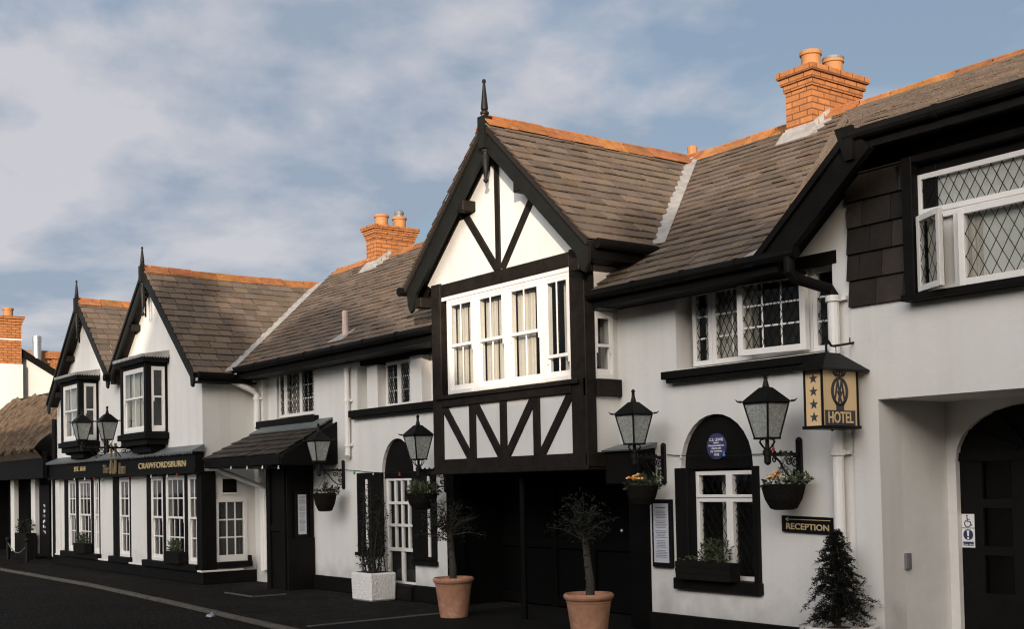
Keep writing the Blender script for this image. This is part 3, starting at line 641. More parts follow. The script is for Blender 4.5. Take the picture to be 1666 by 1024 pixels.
s = MB(); s.pbox(fr, -8.98, -6.80, -.12, .13, 2.62, 2.70); s.pbox(fr, -8.93, -6.82, -.10, .0, 2.58, 2.62); s.build('window_sill', 'black', inn, bevel=.008)
# --- arched window with the plaque
af = FR(WY)
s = MB(); plate(s, af, arch(AW[0]-.02, AW[1]+.02, AW[3]-.04, AW[3], AW[4]+.02), [], .06, .10); s.build('arch_infill', 'black', inn)
s = MB(); s.pbox(af, -8.90, -8.72, -.035, .12, .55, 1.705); s.pbox(af, -7.855, -7.78, -.035, .12, .55, 1.705); s.pbox(af, -8.72, -7.855, .09, .16, 1.66, 1.72); s.pbox(af, -8.93, -7.765, -.06, .16, .47, .585); s.build('window_surround', 'black', inn, bevel=.006)
s = MB(); frame_bars(s, af, -8.72, -7.80, .58, 1.67, .09, .15, .045, 1, 1, .02); s.pbox(af, -8.675, -7.845, .085, .15, 1.355, 1.425); s.pbox(af, -8.30, -8.215, .083, .15, .62, 1.63)
s.pbox(af, -8.70, -7.82, .07, .09, 1.40, 1.43); aw = s.build('arched_window', 'white', inn, bevel=.004)
s = MB(); s.pbox(af, -8.68, -7.84, .125, .13, .6, 1.65); s.build('pane', 'glass', aw)
s = MB()
for a, b, c, d in ((-8.66, -8.30, .63, 1.35), (-8.21, -7.85, .63, 1.35), (-8.66, -8.30, 1.43, 1.62), (-8.21, -7.85, 1.43, 1.62)): lead_lattice(s, af, a, b, c, d, .117)
s.build('leading', 'iron', aw); curtain(af, -8.56, -8.40, .62, 1.64, .30, aw); backing(af, -8.85, -7.8, .5, 1.75, .6, aw)
# --- middle windows
mf = FR(WY+.12); wx0, wx1, wz0, wz1 = -18.36, -16.92, 2.745, 3.50
leaded_light(inn, mf, wx0, wx0+.24, wz0, wz1, 0, nx=1, nz=3, pw=.06, ph=.11)
leaded_light(inn, mf, wx0+.245, wx0+.80, wz0, wz1, 0, nx=3, nz=3, pw=.06, ph=.11, drape=[(.0, .9)])
leaded_light(inn, mf, wx0+.805, wx1, wz0, wz1, -.01, nx=3, nz=3, pw=.06, ph=.11, drape=[(.35, .7)])
s = MB(); s.pbox(fr, -18.76, -18.40, .10, .28, 2.70, 3.5); s.build('window_reveal', 'render', inn)
s = MB(); s.pbox(fr, -18.83, -16.72, -.10, .12, 2.58, 2.705); s.build('window_sill', 'black', inn, bevel=.008)
q0 = AY(628, 620, WY+.15).x; q1 = AY(649, 620, WY+.15).x; q2 = AY(672, 620, WY+.15).x
leaded_light(inn, FR(WY+.15), q0, q1, 2.71, 3.36, 0, nx=2, nz=3, pw=.055, ph=.11, fwid=.045)
leaded_light(inn, FR(WY+.15), q1+.004, q2+.1, 2.71, 3.36, 0, nx=2, nz=3, pw=.055, ph=.11, fwid=.045)
p0 = AY(597, 620, WY+.02); p1 = AY(614, 620, WY+.02); p2 = AY(667, 620, WY+.02); p3 = AY(686, 620, WY+.02)
s = MB(); s.pbox(fr, p0.x, p1.x, .015, .27, 2.70, 3.33); s.pbox(fr, p2.x, p3.x, .015, .27, 2.70, 3.36); s.pbox(fr, MMo[0], p0.x, .16, .27, 2.70, 3.44); s.pbox(fr, p3.x, MMo[1], .16, .27, 2.70, 3.44); s.pbox(fr, p1.x, q0, .16, .27, 2.70, 3.44); s.build('window_jamb', 'white', inn, bevel=.006, split=True)
s = MB(); s.pbox(fr, MMo[0]-.02, MMo[1]+.02, .05, .28, 3.36, 3.46); s.build('lintel', 'black', inn)
s = MB(); s.pbox(fr, -15.64, -13.30, -.09, .16, 2.60, 2.70); s.pbox(fr, -15.58, -13.30, -.075, .0, 2.57, 2.60); s.build('window_sill', 'black', inn, bevel=.008)
# --- arched french door with sidelights
s = MB(); plate(s, af, arch(FD[0]-.02, FD[1]+.02, FD[3]-.05, FD[3], FD[4]+.02), [], .05, .09); s.build('arch_infill', 'black', inn)
s = MB(); s.pbox(fr, -15.52, -14.82, -.03, .02, .62, 1.775); s.pbox(fr, -15.56, -14.84, -.06, .02, .57, .62); s.build('sidelight_board', 'black', inn, bevel=.006); s = MB(); s.pbox(fr, -14.00, -13.42, -.03, .02, .56, 1.775); s.pbox(fr, -14.0, -13.40, -.06, .02, .50, .56); s.build('sidelight_board', 'black', inn, bevel=.006)
s = MB(); s.pbox(fr, -15.24, -15.19, -.042, -.03, .66, 1.68); s.pbox(fr, -13.585, -13.53, -.042, -.03, .62, 1.70); s.build('sidelight', 'white', inn, split=True)
s = MB(); df = FR(WY+.05); z_0, z_1 = .21, 1.70
frame_bars(s, df, FD[0]+.04, FD[1]-.02, z_0, z_1, 0, .05, .05, 1, 1, .02, bot=.03)
iu0, iu1 = FD[0]+.09, FD[1]-.07
s.pbox(df, iu0, iu1, -.004, .05, .66, .71)
for k in (1, 2, 3):
    c = iu0+(iu1-iu0)*k/4; s.pbox(df, c-.018, c+.018, .004, .046, .71, 1.65)
for k in (1, 2): c = .71+(1.65-.71)*k/3; s.pbox(df, iu0, iu1, -.002, .044, c-.02, c+.02)
c = (iu0+iu1)/2; s.pbox(df, c-.03, c+.03, .002, .046, .24, .66)
fdo = s.build('french_door', 'white', inn, bevel=.003); s = MB(); s.pbox(df, iu0, iu1, .022, .027, .24, 1.65); s.build('pane', 'glass', fdo); backing(df, FD[0], FD[1], .2, 1.75, .075, fdo)
s = MB(); s.pbox(fr, FD[0]-.02, FD[1]+.02, -.10, .28, .0, .205); s.build('door_step', 'black', inn, bevel=.01)
# --- main entrance under the bay
ef = FR(9.55); s = MB(); s.pbox(ef, ENT[0]-.1, ENT[1]+.1, 0, .06, 0, 1.85)
for x in (-12.6, -11.9, -11.15, -10.4, -9.75): s.pbox(ef, x-.05, x+.05, -.05, 0, 0, 1.8)
for z in (.02, .75, 1.62): s.pbox(ef, ENT[0], ENT[1], -.04, -.001, z, z+.12)
s.build('entrance_screen', 'recess_black', inn, bevel=.006)
s = MB(); s.box(ENT[0]+.001, ENT[0]+.03, WY, 9.55, 0, 1.8); s.box(ENT[1]-.03, ENT[1]-.001, WY, 9.55, 0, 1.8); s.box(ENT[0]+.03, ENT[1]-.03, WY, 9.55, 1.77, 1.799); s.pbox(fr, ENT[0]-.05, ENT[0]+.12, -.06, .1, 0, 1.8); s.pbox(fr, -9.62, ENT[1]+.01, -.02, .1, 0, 1.8); s.build('entrance_lining', 'recess_black', inn)
for x in (-12.12, -10.02):
    s = MB(); s.pbox(ef, x, x+.1, -.012, -.003, .85, 1.3); s.build('glazed_slit', 'glass', inn, split=True)
s = MB(); s.tube([(-11.15, 8.46, 0), (-11.15, 8.46, pz-.03)], .035, 12); s.build('entrance_column', 'recess_black', inn)
s = MB(); s.pbox(ef, -11.28, -11.24, -.09, -.05, .95, 1.12); s.ball((-10.55, 9.46, 1.0), .025); s.build('door_handle', 'steel', inn)
s = MB(); s.prism(fr, [(-9.73, 1.55), (-9.20, 1.55), (-9.20, 1.93), (-9.73, 1.93)], -.25, -.0); s.build('entrance_canopy', 'black', inn, bevel=.01)
s = MB(); s.hexa([(-9.73, 8.46, 1.90), (-9.17, 8.46, 1.90), (-9.17, 8.74, 1.93), (-9.73, 8.74, 1.93), (-9.73, 8.45, 1.915), (-9.17, 8.45, 1.915), (-9.17, 8.745, 1.985), (-9.73, 8.745, 1.985)]); s.build('canopy_lead', 'leadgrey', inn)
# --- slate-hung dormer window on the right
dx0, dx1, dz0, dz1 = -6.02, -3.5, 3.05, 4.24
s = MB(); s.pbox(fr, dx0, dx0+.10, -.14, .0, dz0, dz1); s.pbox(fr, dx1-.1, dx1, -.14, .0, dz0, dz1); s.pbox(fr, dx0+.1, dx1-.1, -.14, .0, dz1-.06, dz1); s.pbox(fr, dx0-.02, dx1+.02, -.17, .0, dz0-.015, dz0+.04)
s.pbox(fr, dx0+.10, dx0+.26, -.03, .0, dz0+.04, dz1-.06); s.pbox(fr, dx0+.26, dx1-.1, -.03, .0, dz1-.15, dz1-.06); s.build('dormer_frame', 'black', inn, bevel=.006)
vf = FR(WY-.05); va = AY(1490, 272, WY-.05); vb = AY(1500, 468, WY-.05); vx0 = va.x; vz0, vz1 = 3.09, 4.09
leaded_light(inn, vf, vx0, vx0+1.15, 3.75, vz1, 0, fwid=.045, pw=.095, ph=.17, drape=[(0, .55)])
s = MB(); frame_bars(s, vf, vx0, vx0+1.15, vz0, 3.745, 0, .05, .045, 1, 1, .02); s.pbox(vf, vx0+.33, vx0+.38, .003, .05, vz0+.04, 3.70); s.build('window_frame', 'white', inn)
cb = rad(28); hx2 = vx0+.03
def op2(u, d, z): q = u-hx2; return vf(hx2+q*math.cos(cb), d-q*math.sin(cb)-.02, z)
leaded_light(inn, op2, vx0+.03, vx0+.40, vz0+.01, 3.73, -.05, fwid=.05, pw=.095, ph=.17, back=.6, drape=[(.2, .9)])
leaded_light(inn, vf, vx0+.40, vx0+1.15, vz0+.01, 3.73, -.05, fwid=.055, pw=.105, ph=.185, back=.6, drape=[(.0, .22)])
vr_ = dx1-.11
leaded_light(inn, vf, vx0+1.16, vr_, 3.75, vz1, 0, fwid=.045, pw=.095, ph=.17, drape=[(.5, 1)])
leaded_light(inn, vf, vx0+1.16, (vx0+1.16+vr_)/2, vz0+.01, 3.73, -.02, fwid=.055, pw=.105, ph=.185)
leaded_light(inn, vf, (vx0+1.16+vr_)/2+.005, vr_, vz0+.01, 3.73, -.02, fwid=.055, pw=.105, ph=.185, drape=[(.7, 1)])
# --- recessed arched door
jx = REC[0]; bk = 9.70; s = MB(); plate(s, FR(bk), [(jx, 0), (REC[1], 0), (REC[1], REC[3]), (jx, REC[3])], [arch(-6.30, -4.9, .001, 1.72, 2.19)], 0, .15); s.box(jx-.05, jx-.001, WY+.28, bk+.1, 0, REC[3]); s.box(jx, REC[1], WY+.28, bk, REC[3], REC[3]+.05); s.box(REC[1], REC[1]+.05, WY, bk, 0, REC[3]); s.build('recess_wall', 'rough_render', inn)
kf = FR(bk+.06); s = MB()
plate(s, kf, arch(-6.32, -4.88, 0, 1.72, 2.21), [rect(-6.08+.42*i, -5.80+.42*i, .52+.42*j, .86+.42*j) for i in range(3) for j in range(3)]+[], 0, .05); s.build('arched_door', 'black', inn)
s = MB(); s.pbox(kf, -6.3, -4.9, .03, .036, .4, 1.75); s.build('door_glazing', 'darkglass', inn); s = MB(); s.pbox(kf, -6.4, -4.8, .5, .52, 0, 2.3); s.build('room_backing', 'room_dark', inn)
s = MB()
for i in range(1, 6):
    a = math.pi*i/6; s.bar(kf, (-5.6+.14*math.cos(a), 1.75+.1*math.sin(a)), (-5.6+.68*math.cos(a), 1.75+.44*math.sin(a)), .045, -.02, .0)
for j in range(6):
    a0 = math.pi*j/6+.12; a1 = math.pi*(j+1)/6-.12
s.pbox(kf, -6.3, -4.9, -.02, 0, 1.70, 1.78); s.build('fanlight_bars', 'black', inn)
s = MB()
for i in (3, 4): 
    a0, a1 = math.pi*(6-i-.75)/6, math.pi*(6-i-.25)/6; s.prism(kf, [(-5.6+.30*math.cos(a0), 1.75+.2*math.sin(a0)), (-5.6+.52*math.cos(a0), 1.75+.34*math.sin(a0)), (-5.6+.52*math.cos(a1), 1.75+.34*math.sin(a1)), (-5.6+.30*math.cos(a1), 1.75+.2*math.sin(a1))], -.006, -.002)
s.build('fanlight_pane', 'glass', inn)
# --- lean-to porch in the corner
pt0, pt1 = Vector((-18.62, WY, 2.60)), Vector((-16.28, WY, 2.60)); pe0, pe1 = Vector((-18.98, 7.80, 2.09)), Vector((-15.95, 7.80, 2.07))
pU = Vector((1, 0, 0)); pV = Vector((0, WY-7.80, .51)); pl_ = pV.length
slates(inn, (0, 7.80, 2.085), pU, pV, [(-18.98, -.02), (-16.12, -.02), (-16.28, pl_), (-18.62, pl_)], mname='darkslate', name='porch_roof', gauge=.165, sw=.26, th=.014)
s = MB(); s.hexa([(-18.62, 8.47, 2.475), (-16.26, 8.47, 2.475), (-16.28, 8.74, 2.60), (-18.6, 8.74, 2.60), (-18.62, 8.46, 2.495), (-16.26, 8.46, 2.495), (-16.27, 8.745, 2.645), (-18.6, 8.745, 2.645)]); s.build('porch_lead', 'leadgrey', inn)
s = MB(); s.box(-18.98, -16.14, 7.80, 7.86, 1.93, 2.05); s.prism(SD(-16.14), [(7.8, 1.93), (8.75, 1.93), (8.75, 2.57), (7.8, 2.05)], -.012, .03); s.box(-18.95, -16.16, 7.86, 8.74, 1.92, 1.95); s.build('porch_beam', 'black', inn, bevel=.006)
s = MB(); s.box(-17.62, -16.95, 8.30, 8.74, 0, 1.93)
for x in (-17.62, -17.10): s.box(x, x+.12, 8.26, 8.30, 0, 1.92)
s.box(-17.5, -17.1, 8.275, 8.30, .9, 1.0); s.box(-16.95, -16.90, 8.28, 8.74, 0, .80); s.box(-16.95, -16.925, 8.28, 8.36, .8, 1.92); s.box(-16.95, -16.925, 8.68, 8.74, .8, 1.92); s.build('porch_lobby', 'black', inn, bevel=.006)
# --- pipes
def pipe(name, pts, r, mname, collars=()):
    s = MB(); s.tube(pts, r, 12)
    for c in collars: s.tube([Vector(c)-Vector((0, 0, .025)), Vector(c)+Vector((0, 0, .025))], r*1.3, 12); s.box(c[0]-r*2.1, c[0]+r*2.1, c[1]+r*.6, c[1]+r*1.2, c[2]-.018, c[2]+.018)
    return s.build(name, mname, inn, smooth=False)
pxx = -6.80; py = WY-.075
pipe('downpipe', [(pxx, py, 0), (pxx, py, 3.20)], .052, 'white', [(pxx, py, 3.17), (pxx, py, 1.80), (pxx, py, .6)])
pipe('downpipe_elbow', [(-6.98, EY-.07, EZ-.08), (-6.98, EY-.07, EZ-.21), (-6.96, EY-.02, EZ-.27), (-6.82, py-.02, EZ-.36), (pxx, py, EZ-.42), (pxx, py, 3.18)], .05, 'black')
x5 = AY(565, 650, WY-.05).x; pipe('downpipe', [(x5, py+.02, 3.36), (x5, py+.02, 2.05), (x5+.02, py-.0, 2.02)], .04, 'white', [(x5, py+.02, 2.86), (x5, py+.02, 2.2)])
x6 = AY(418, 650, WY-.06).x; pipe('downpipe', [(-18.92, 8.25, 3.45), (-18.92, 8.27, 3.40), (x6-.02, 8.62, 3.24), (x6, 8.69, 3.17), (x6, 8.69, 2.62)], .05, 'white', [(x6, 8.69, 3.10)])
pipe('downpipe', [(-18.86, 8.02, 1.90), (-18.84, 8.08, 1.86), (-18.60, 8.58, 1.63), (-18.55, 8.68, 1.55), (-18.55, 8.68, .22)], .042, 'white', [(-18.55, 8.68, 1.45)])
pipe('downpipe', [(-18.68, 8.69, 1.72), (-18.68, 8.69, .2)], .038, 'white')
# roof vent pipe
vp = Vector((-15.67, 8.66, EZ+(8.66-EY)*SLP)); s = MB(); s.tube([vp+Vector((0, 0, -.1)), vp+Vector((0, 0, .36)), vp+Vector((0, 0, .38))], [.05, .048, .03], 12); s.build('vent_pipe', 'paleclay', inn)
s = MB(); t = Vector((0, RY-EY, RZ-EZ)).normalized(); n_ = Vector((0, -t.z, t.y)); a = vp-t*.20; b = vp+t*.14
for (c, w) in ((a, .21), (b, .12)): pass
x = Vector((1, 0, 0)); s.hexa([a-x*.24+n_*.02, a+x*.22+n_*.02, b+x*.14+n_*.02, b-x*.14+n_*.02, a-x*.24+n_*.035, a+x*.22+n_*.035, b+x*.14+n_*.03, b-x*.14+n_*.03]); s.build('lead_slate', 'lead', inn)
# --- chimneys
def chimney(parent, x0, x1, y0, y1, zb, zt, pots, name='chimney', flash=True):
    s = MB(); zc = zt-.24
    s.box(x0, x1, y0, y1, zb, zc)
    for i, (o, a, b) in enumerate(((.022, 0, .075), (.048, .083, .155), (.080, .163, .24))): s.box(x0-o, x1+o, y0-o, y1+o, zc+a, zc+b)
    s.box(x0-.02, x1+.02, y0-.02, y1+.02, zc+.05, zc+.22)
    c = s.build(name, 'brick', parent)
    for px_, py_, r, h, capm in pots:
        m = MB(); m.lathe((px_, py_, zt-.03), [(r*1.04, 0), (r*.98, .05), (r*.94, h*.55), (r*.96, h*.8), (r*1.1, h*.83), (r*1.1, h*.93), (r*1.05, h), (r*.85, h), (r*.8, h*.6)], 24); m.build('chimney_pot', 'potclay', c)
        if capm == 'ring': m = MB(); m.lathe((px_, py_, zt-.03+h), [(r*1.12, -.012), (r*1.12, .014), (r*.9, .02), (r*.9, 0)], 24); m.build('pot_rim', 'grey', c)
        if capm == 'cowl':
            m = MB(); m.lathe((px_, py_, zt-.03+h), [(r*.6, -.02), (r*.6, .06), (r*.7, .065), (r*.7, .10), (r*.5, .13), (.01, .14)], 16); m.build('cowl', 'grey', c)
    if flash:   # stepped lead flashing up the +X side, apron along the front
        m = MB(); zf = EZ+(y0-EY)*SLP; m.hexa([(x0-.05, y0-.16, zf-.16*SLP+.02), (x1+.05, y0-.16, zf-.16*SLP+.02), (x1+.05, y0-.004, zf+.02), (x0-.05, y0-.004, zf+.02), (x0-.05, y0-.165, zf-.165*SLP+.035), (x1+.05, y0-.165, zf-.165*SLP+.035), (x1+.05, y0-.008, zf+.10), (x0-.05, y0-.008, zf+.10)])
        m.box(x0-.012, x1+.010, y0-.012, y0-.002, zf, zf+.12)
        yy = y0
        while yy < RY-.06:
            z_ = EZ+(yy-EY)*SLP; m.prism(SD(x1), [(yy-.01, z_+.0), (min(yy+.115, RY), z_+.115*SLP), (min(yy+.095, RY), z_+.115*SLP+.11), (yy-.01, z_+.125)], -.014, -.002); yy += .105
        a = Vector((x1+.06, y0-.1, EZ+(y0-.1-EY)*SLP)); b = Vector((x1+.06, RY-.1, EZ+(RY-.1-EY)*SLP)); q = Vector((.06, 0, 0)); m.hexa([a-q, a+q, b+q, b-q, a-q+n_*.035, a+q+n_*.035, b+q+n_*.035, b-q+n_*.035]); m.build('lead_flashing', 'lead', c)
    return c
chimney(inn, -9.43, -9.04, 11.25, 12.17, 5.2, 6.44, [(-9.24, 11.50, .12, .29, ''), (-9.24, 11.92, .12, .28, 'ring')])
chimney(inn, -19.5, -19.14, 11.25, 12.08, 5.2, 6.42, [(-19.32, 11.48, .13, .26, ''), (-19.32, 11.87, .13, .26, 'cowl')])
s = MB(); c = AY(1127, 262, 12.6); s.lathe((c.x, 12.6, c.z-.9), [(.12, 0), (.12, .85), (.07, 1.0), (.075, 1.10), (.05, 1.12)], 10); s.build('ridge_stub', 'potclay', inn)

# ================================================================ INN, TWIN-GABLED WING
GY = 7.83; wing = thing('gabled_inn_wing', 'white rendered inn wing with two steep slate gables, oriel windows and a black shop front', 'inn wing', (-23.2, 7.83, 0))
wf = FR(GY); ws = SD(-19.1); X0, X1 = -27.32, -19.1
G2 = dict(c=-21.2, a=5.56, s=.885, hw=2.32); G1 = dict(c=-25.06, a=5.50, s=.885, hw=2.22)
vx_ = (G1['c']+G2['c'])/2+.02; vz = G2['a']-G2['s']*(G2['c']-vx_)
shop = []
def AP(x, y=800): return AY(x, y, GY).x
W3 = (AP(240), -19.28); W2 = (AP(185), AP(213)); W1 = (AP(106), AP(163))
zs0, zs1 = .30, 1.86
O2 = (AY(196, 640, 7.43).x, AY(237, 640, 7.43).x, 2.62, 3.84); O1 = (AY(99, 640, 7.43).x, AY(128, 640, 7.43).x, 2.62, 3.84)
s = MB()
gz = lambda G, x: G['a']-G['s']*abs(x-G['c'])-.06
plate(s, wf, [(X0, 0), (X1-.10, 0), (X1-.10, gz(G2, X1-.10)), (G2['c'], gz(G2, G2['c'])), (vx_, gz(G2, vx_)), (G1['c'], gz(G1, G1['c'])), (X0, gz(G1, X0))],
      [rect(a, b, zs0, zs1) for a, b in (W1, W2, W3)]+[rect(O2[0]+.1, O2[1]-.1, 2.7, 3.7), rect(O1[0]+.1, O1[1]-.1, 2.7, 3.7)], 0, .25)
RWn = (AX(352, 860, X1).y, AX(399, 860, X1).y)
s2 = MB(); plate(s2, ws, [(GY, 0), (13, 0), (13, 3.45), (GY, 3.45)], [rect(RWn[0]-.02, RWn[1]+.03, .36, 1.42)], .0, .10); s.v, s.f, s.t = s.v+s2.v, s.f+[[i+len(s.v) for i in f] for f in s2.f], s.t+s2.t
s.box(X0, X0+.25, GY+.25, 13, 0, 3.4); s.box(X0, X1, 13, 13.2, 0, 3.4); wwall = s.build('wall', 'render', wing)
s = MB(); s.pbox(wf, X0, X1+.05, -.05, 0, 0, .20); s.pbox(ws, GY, WY, -.05, 0, 0, .20); s.build('plinth', 'black', wing, bevel=.01, split=True)
s = MB(); s.pbox(wf, X0, X1+.07, -.075, 0, .203, .235); s.pbox(ws, GY, WY-.25, -.07, 0, .203, .235); s.build('plinth_moulding', 'white', wing, bevel=.006)
for G, w in ((G2, 'r'), (G1, 'l')):
    for sg in (1, -1):
        hw = G['hw']; 
        if (G is G2 and sg < 0) or (G is G1 and sg > 0): hw = abs(vx_-G['c'])
        e = Vector((G['c']+sg*hw, 0, G['a']-G['s']*hw)); ap = Vector((G['c'], 0, G['a'])); LL = (ap-e).length
        yv = lambda z: max(GY+.3, EY+(z-EZ)/SLP)
        slates(wing, (e.x, 0, e.z), (0, 1, 0), ap-e, [(7.60, -.02), (yv(e.z), -.02), (yv(G['a']), LL), (7.60, LL)], gauge=.185, sw=.27, mname='slate')
    ridge_tiles(wing, (G['c'], 7.62, G['a']+.08), (G['c'], 11.25, G['a']+.065), sag=.025, slope=.88, wing=.19)
    for sg in (1, -1):
        hw = G['hw']-.02
        if (G is G2 and sg < 0) or (G is G1 and sg > 0): hw = abs(vx_-G['c'])-.05
        barge(wing, G['c'], G['a']+.01, G['c']+sg*hw, G['a']+.01-G['s']*hw, 7.60, 7.64, .17, foot=.2)
        s = MB(); a = G['c']+sg*.02; b = G['c']+sg*hw; s.prism(FR(0), [(a, G['a']-.07), (b, G['a']-.07-G['s']*hw), (b, G['a']-.1-G['s']*hw), (a, G['a']-.1)], 7.64, GY+.05); s.build('soffit', 'timber', wing)
        s = MB(); k = .45; xx = G['c']+sg*hw*k; zz = G['a']-G['s']*hw*k-.14; s.box(xx-.06, xx+.06, 7.66, GY, zz-.12, zz)
        k = .82; xx = G['c']+sg*hw*k; zz = G['a']-G['s']*hw*k-.14; s.box(xx-.06, xx+.06, 7.66, GY, zz-.12, zz); s.build('purlin_end', 'timber', wing, bevel=.01, split=True)
    finial(wing, G['c']-.02, 7.60, G['a']+.03, 5.99 if G is G2 else 5.95, 4.72 if G is G2 else 4.7, .11)
    # fretwork drop beside the pendant
    s = MB(); mp = FR(7.61)
    for k in range(7): s.pbox(mp, G['c']+.03+.012*(k % 2), G['c']+.085, 0, .02, G['a']-.30-.09*k, G['a']-.25-.09*k)
    s.pbox(mp, G['c']+.06, G['c']+.085, 0, .02, G['a']-.86, G['a']-.2); s.build('fretwork', 'board', wing)
ze = G2['a']-G2['s']*G2['hw']
s = MB(); s.box(-18.86, -18.82, 7.66, 8.6, ze-.16, ze-.02); s.box(X1, -18.86, 7.66, 8.7, ze-.16, ze-.13); s.build('eaves_board', 'black', wing)
gutter(wing, (-18.79, 7.64, ze-.04), (-18.79, 8.25, ze-.05))
vb_ = Vector((G2['c']+G2['hw'], EY+(ze-EZ)/SLP, ze)); va_ = Vector((G2['c'], EY+(G2['a']-EZ)/SLP, G2['a']))
nv = Vector((.35, -.55, 1)); strip(wing, [vb_+nv.normalized()*.05, va_+nv.normalized()*.05], .17, nv, jit=.002)
strip(wing, [(vx_, 7.75, vz+.03), (vx_, 12, vz+.04)], .3, (0, 0, 1), name='valley_gutter', mname='leadgrey')
gutter(wing, (vx_, 7.50, vz-.10), (vx_, 7.78, vz-.10), .07)
s = MB(); s.box(vx_-.10, vx_+.10, 7.66, GY, vz-.22, vz-.03); s.build('valley_corbel', 'timber', wing, bevel=.01)
pp = lambda name, pts, r, mname: None
s = MB(); s.tube([(X0-.06, 7.78, .1), (X0-.06, 7.78, 3.2)], .05, 10); s.build('downpipe', 'black', wing)
# oriels
for (a, b, z0, z1), pr in ((O2, .40), (O1, .40)):
    of = FR(GY-pr); os_ = SD(b); s = MB()
    s.pbox(of, a-.02, a+.10, 0, pr, z0-.02, z1); s.pbox(of, b-.11, b, 0, .11, z0-.02, z1); s.pbox(of, a+.1, b-.11, 0, .1, z1-.07, z1); s.pbox(os_, GY-.06, GY, 0, .1, z0, z1); s.pbox(os_, GY-pr+.11, GY-.06, 0, .1, z1-.07, z1)
    s.pbox(of, a-.06, b+.06, -.05, pr, z0-.13, z0-.02); s.pbox(of, a+.0, b-.0, .0, pr, z0-.23, z0-.13); s.pbox(of, a+.25, b-.15, .12, pr, z0-.36, z0-.23)
    bx = s.build('oriel_box', 'black', wing, bevel=.006)
    s = MB(); s.pbox(of, a-.10, b+.10, -.08, pr, z1, z1+.10); s.build('oriel_fascia', 'black', bx, bevel=.006)
    s = MB(); n = 22
    for i in range(n):   # scalloped lead capping
        u = a-.12+(b-a+.24)*i/n; w = (b-a+.24)/n; s.prism(of, [(u, z1+.10), (u+w, z1+.10), (u+w, z1+.135), (u, z1+.135)], -.10, pr); s.prism(of, [(u, z1+.10), (u+w*.5, z1+.07), (u+w, z1+.10)], -.104, -.09)
    for i in range(10):
        u = GY-pr-.1+(pr+.08)*i/10; w = (pr+.08)/10; s.prism(SD(b+.12), [(u, z1+.10), (u+w*.5, z1+.07), (u+w, z1+.10)], -.005, .006)
    s.prism(SD(b+.1), [(GY-pr-.08, z1+.135), (GY, z1+.135), (GY, z1+.22)], 0, b-a+.2)
    s.build('lead_capping', 'lead', bx)
    sash_window(wing, of, a+.10, b-.11, z0, z1-.07, .02, 2, 1, 1, zm=z0+.62, fwid=.05, drape=[(.05, .5), (.5, .95)], back=.3)
    sash_window(wing, os_, GY-pr+.10, GY-.05, z0, z1-.07, .0, 1, 1, 1, zm=z0+.62, back=None, drape=None, jb=.03, sw=.02)
    s = MB()
    for u in (a+.12, b-.2): s.tube([wf(u, -.03, z0-.5), wf(u, -.06, z0-.38), wf(u, -.18, z0-.27), wf(u, -.34, z0-.235)], .03, 8)
    s.build('oriel_bracket', 'black', bx, split=True)
# fascia board with raised letters
fz0, fz1 = 1.885, 2.185; ff = FR(GY-.16)
s = MB(); s.pbox(ff, X0-.10, X1+.05, 0, .16, fz0, fz1); s.pbox(ff, X0-.12, X1+.07, -.03, .16, fz0-.03, fz0+.012); s.pbox(ff, X0-.12, X1+.07, -.05, .16, fz1, fz1+.025); fas = s.build('fascia_sign', 'black', wing, bevel=.005)
def PF(x, y): p = AY(x, y, GY-.17); return p
s = MB(); p = PF(129.5, 764); text(s, ff, 'EST. 1614', p.x, p.z, .135, .03, 1.35); s.build('lettering', 'gold', fas); s = MB(); p = PF(262, 757); text(s, ff, 'CRAWFORDSBURN', p.x, p.z-.005, .15, .03, 1.75); s.build('lettering', 'gold', fas)
s = MB(); p = PF(187, 763); text(s, ff, 'The', AY(172, 764, GY-.17).x, p.z-.01, .24, .06, .85, shear=.25); text(s, ff, 'Old', AY(183.5, 764, GY-.17).x, p.z-.01, .30, .06, .85, shear=.2, bold=.004); text(s, ff, 'Inn', AY(198.5, 764, GY-.17).x, p.z-.015, .30, .06, .95, shear=.2, bold=.004)
for x in (183, 190): q = AY(x, 740, GY-.17); s.pbox(ff, q.x-.035, q.x+.035, -.05, -.02, p.z-.08, p.z+.48)
s.build('raised_name', 'oldgold', fas)
s = MB(); n = 120
for i in range(n):
    u = X0-.1+(X1-X0+.2)*i/n; w = (X1-X0+.2)/n; k = random.uniform(-.006, .006); s.prism(ff, [(u, fz1+.03), (u+w*.5, fz1-.012+k), (u+w, fz1+.03)], -.062, -.05)
s.hexa([(X0-.12, GY-.225, fz1+.03), (X1+.07, GY-.225, fz1+.03), (X1+.07, GY, fz1+.03), (X0-.12, GY, fz1+.03), (X0-.12, GY-.225, fz1+.04), (X1+.07, GY-.225, fz1+.04), (X1+.07, GY-.002, fz1+.15), (X0-.12, GY-.002, fz1+.15)]); s.build('lead_capping', 'leadgrey', fas)
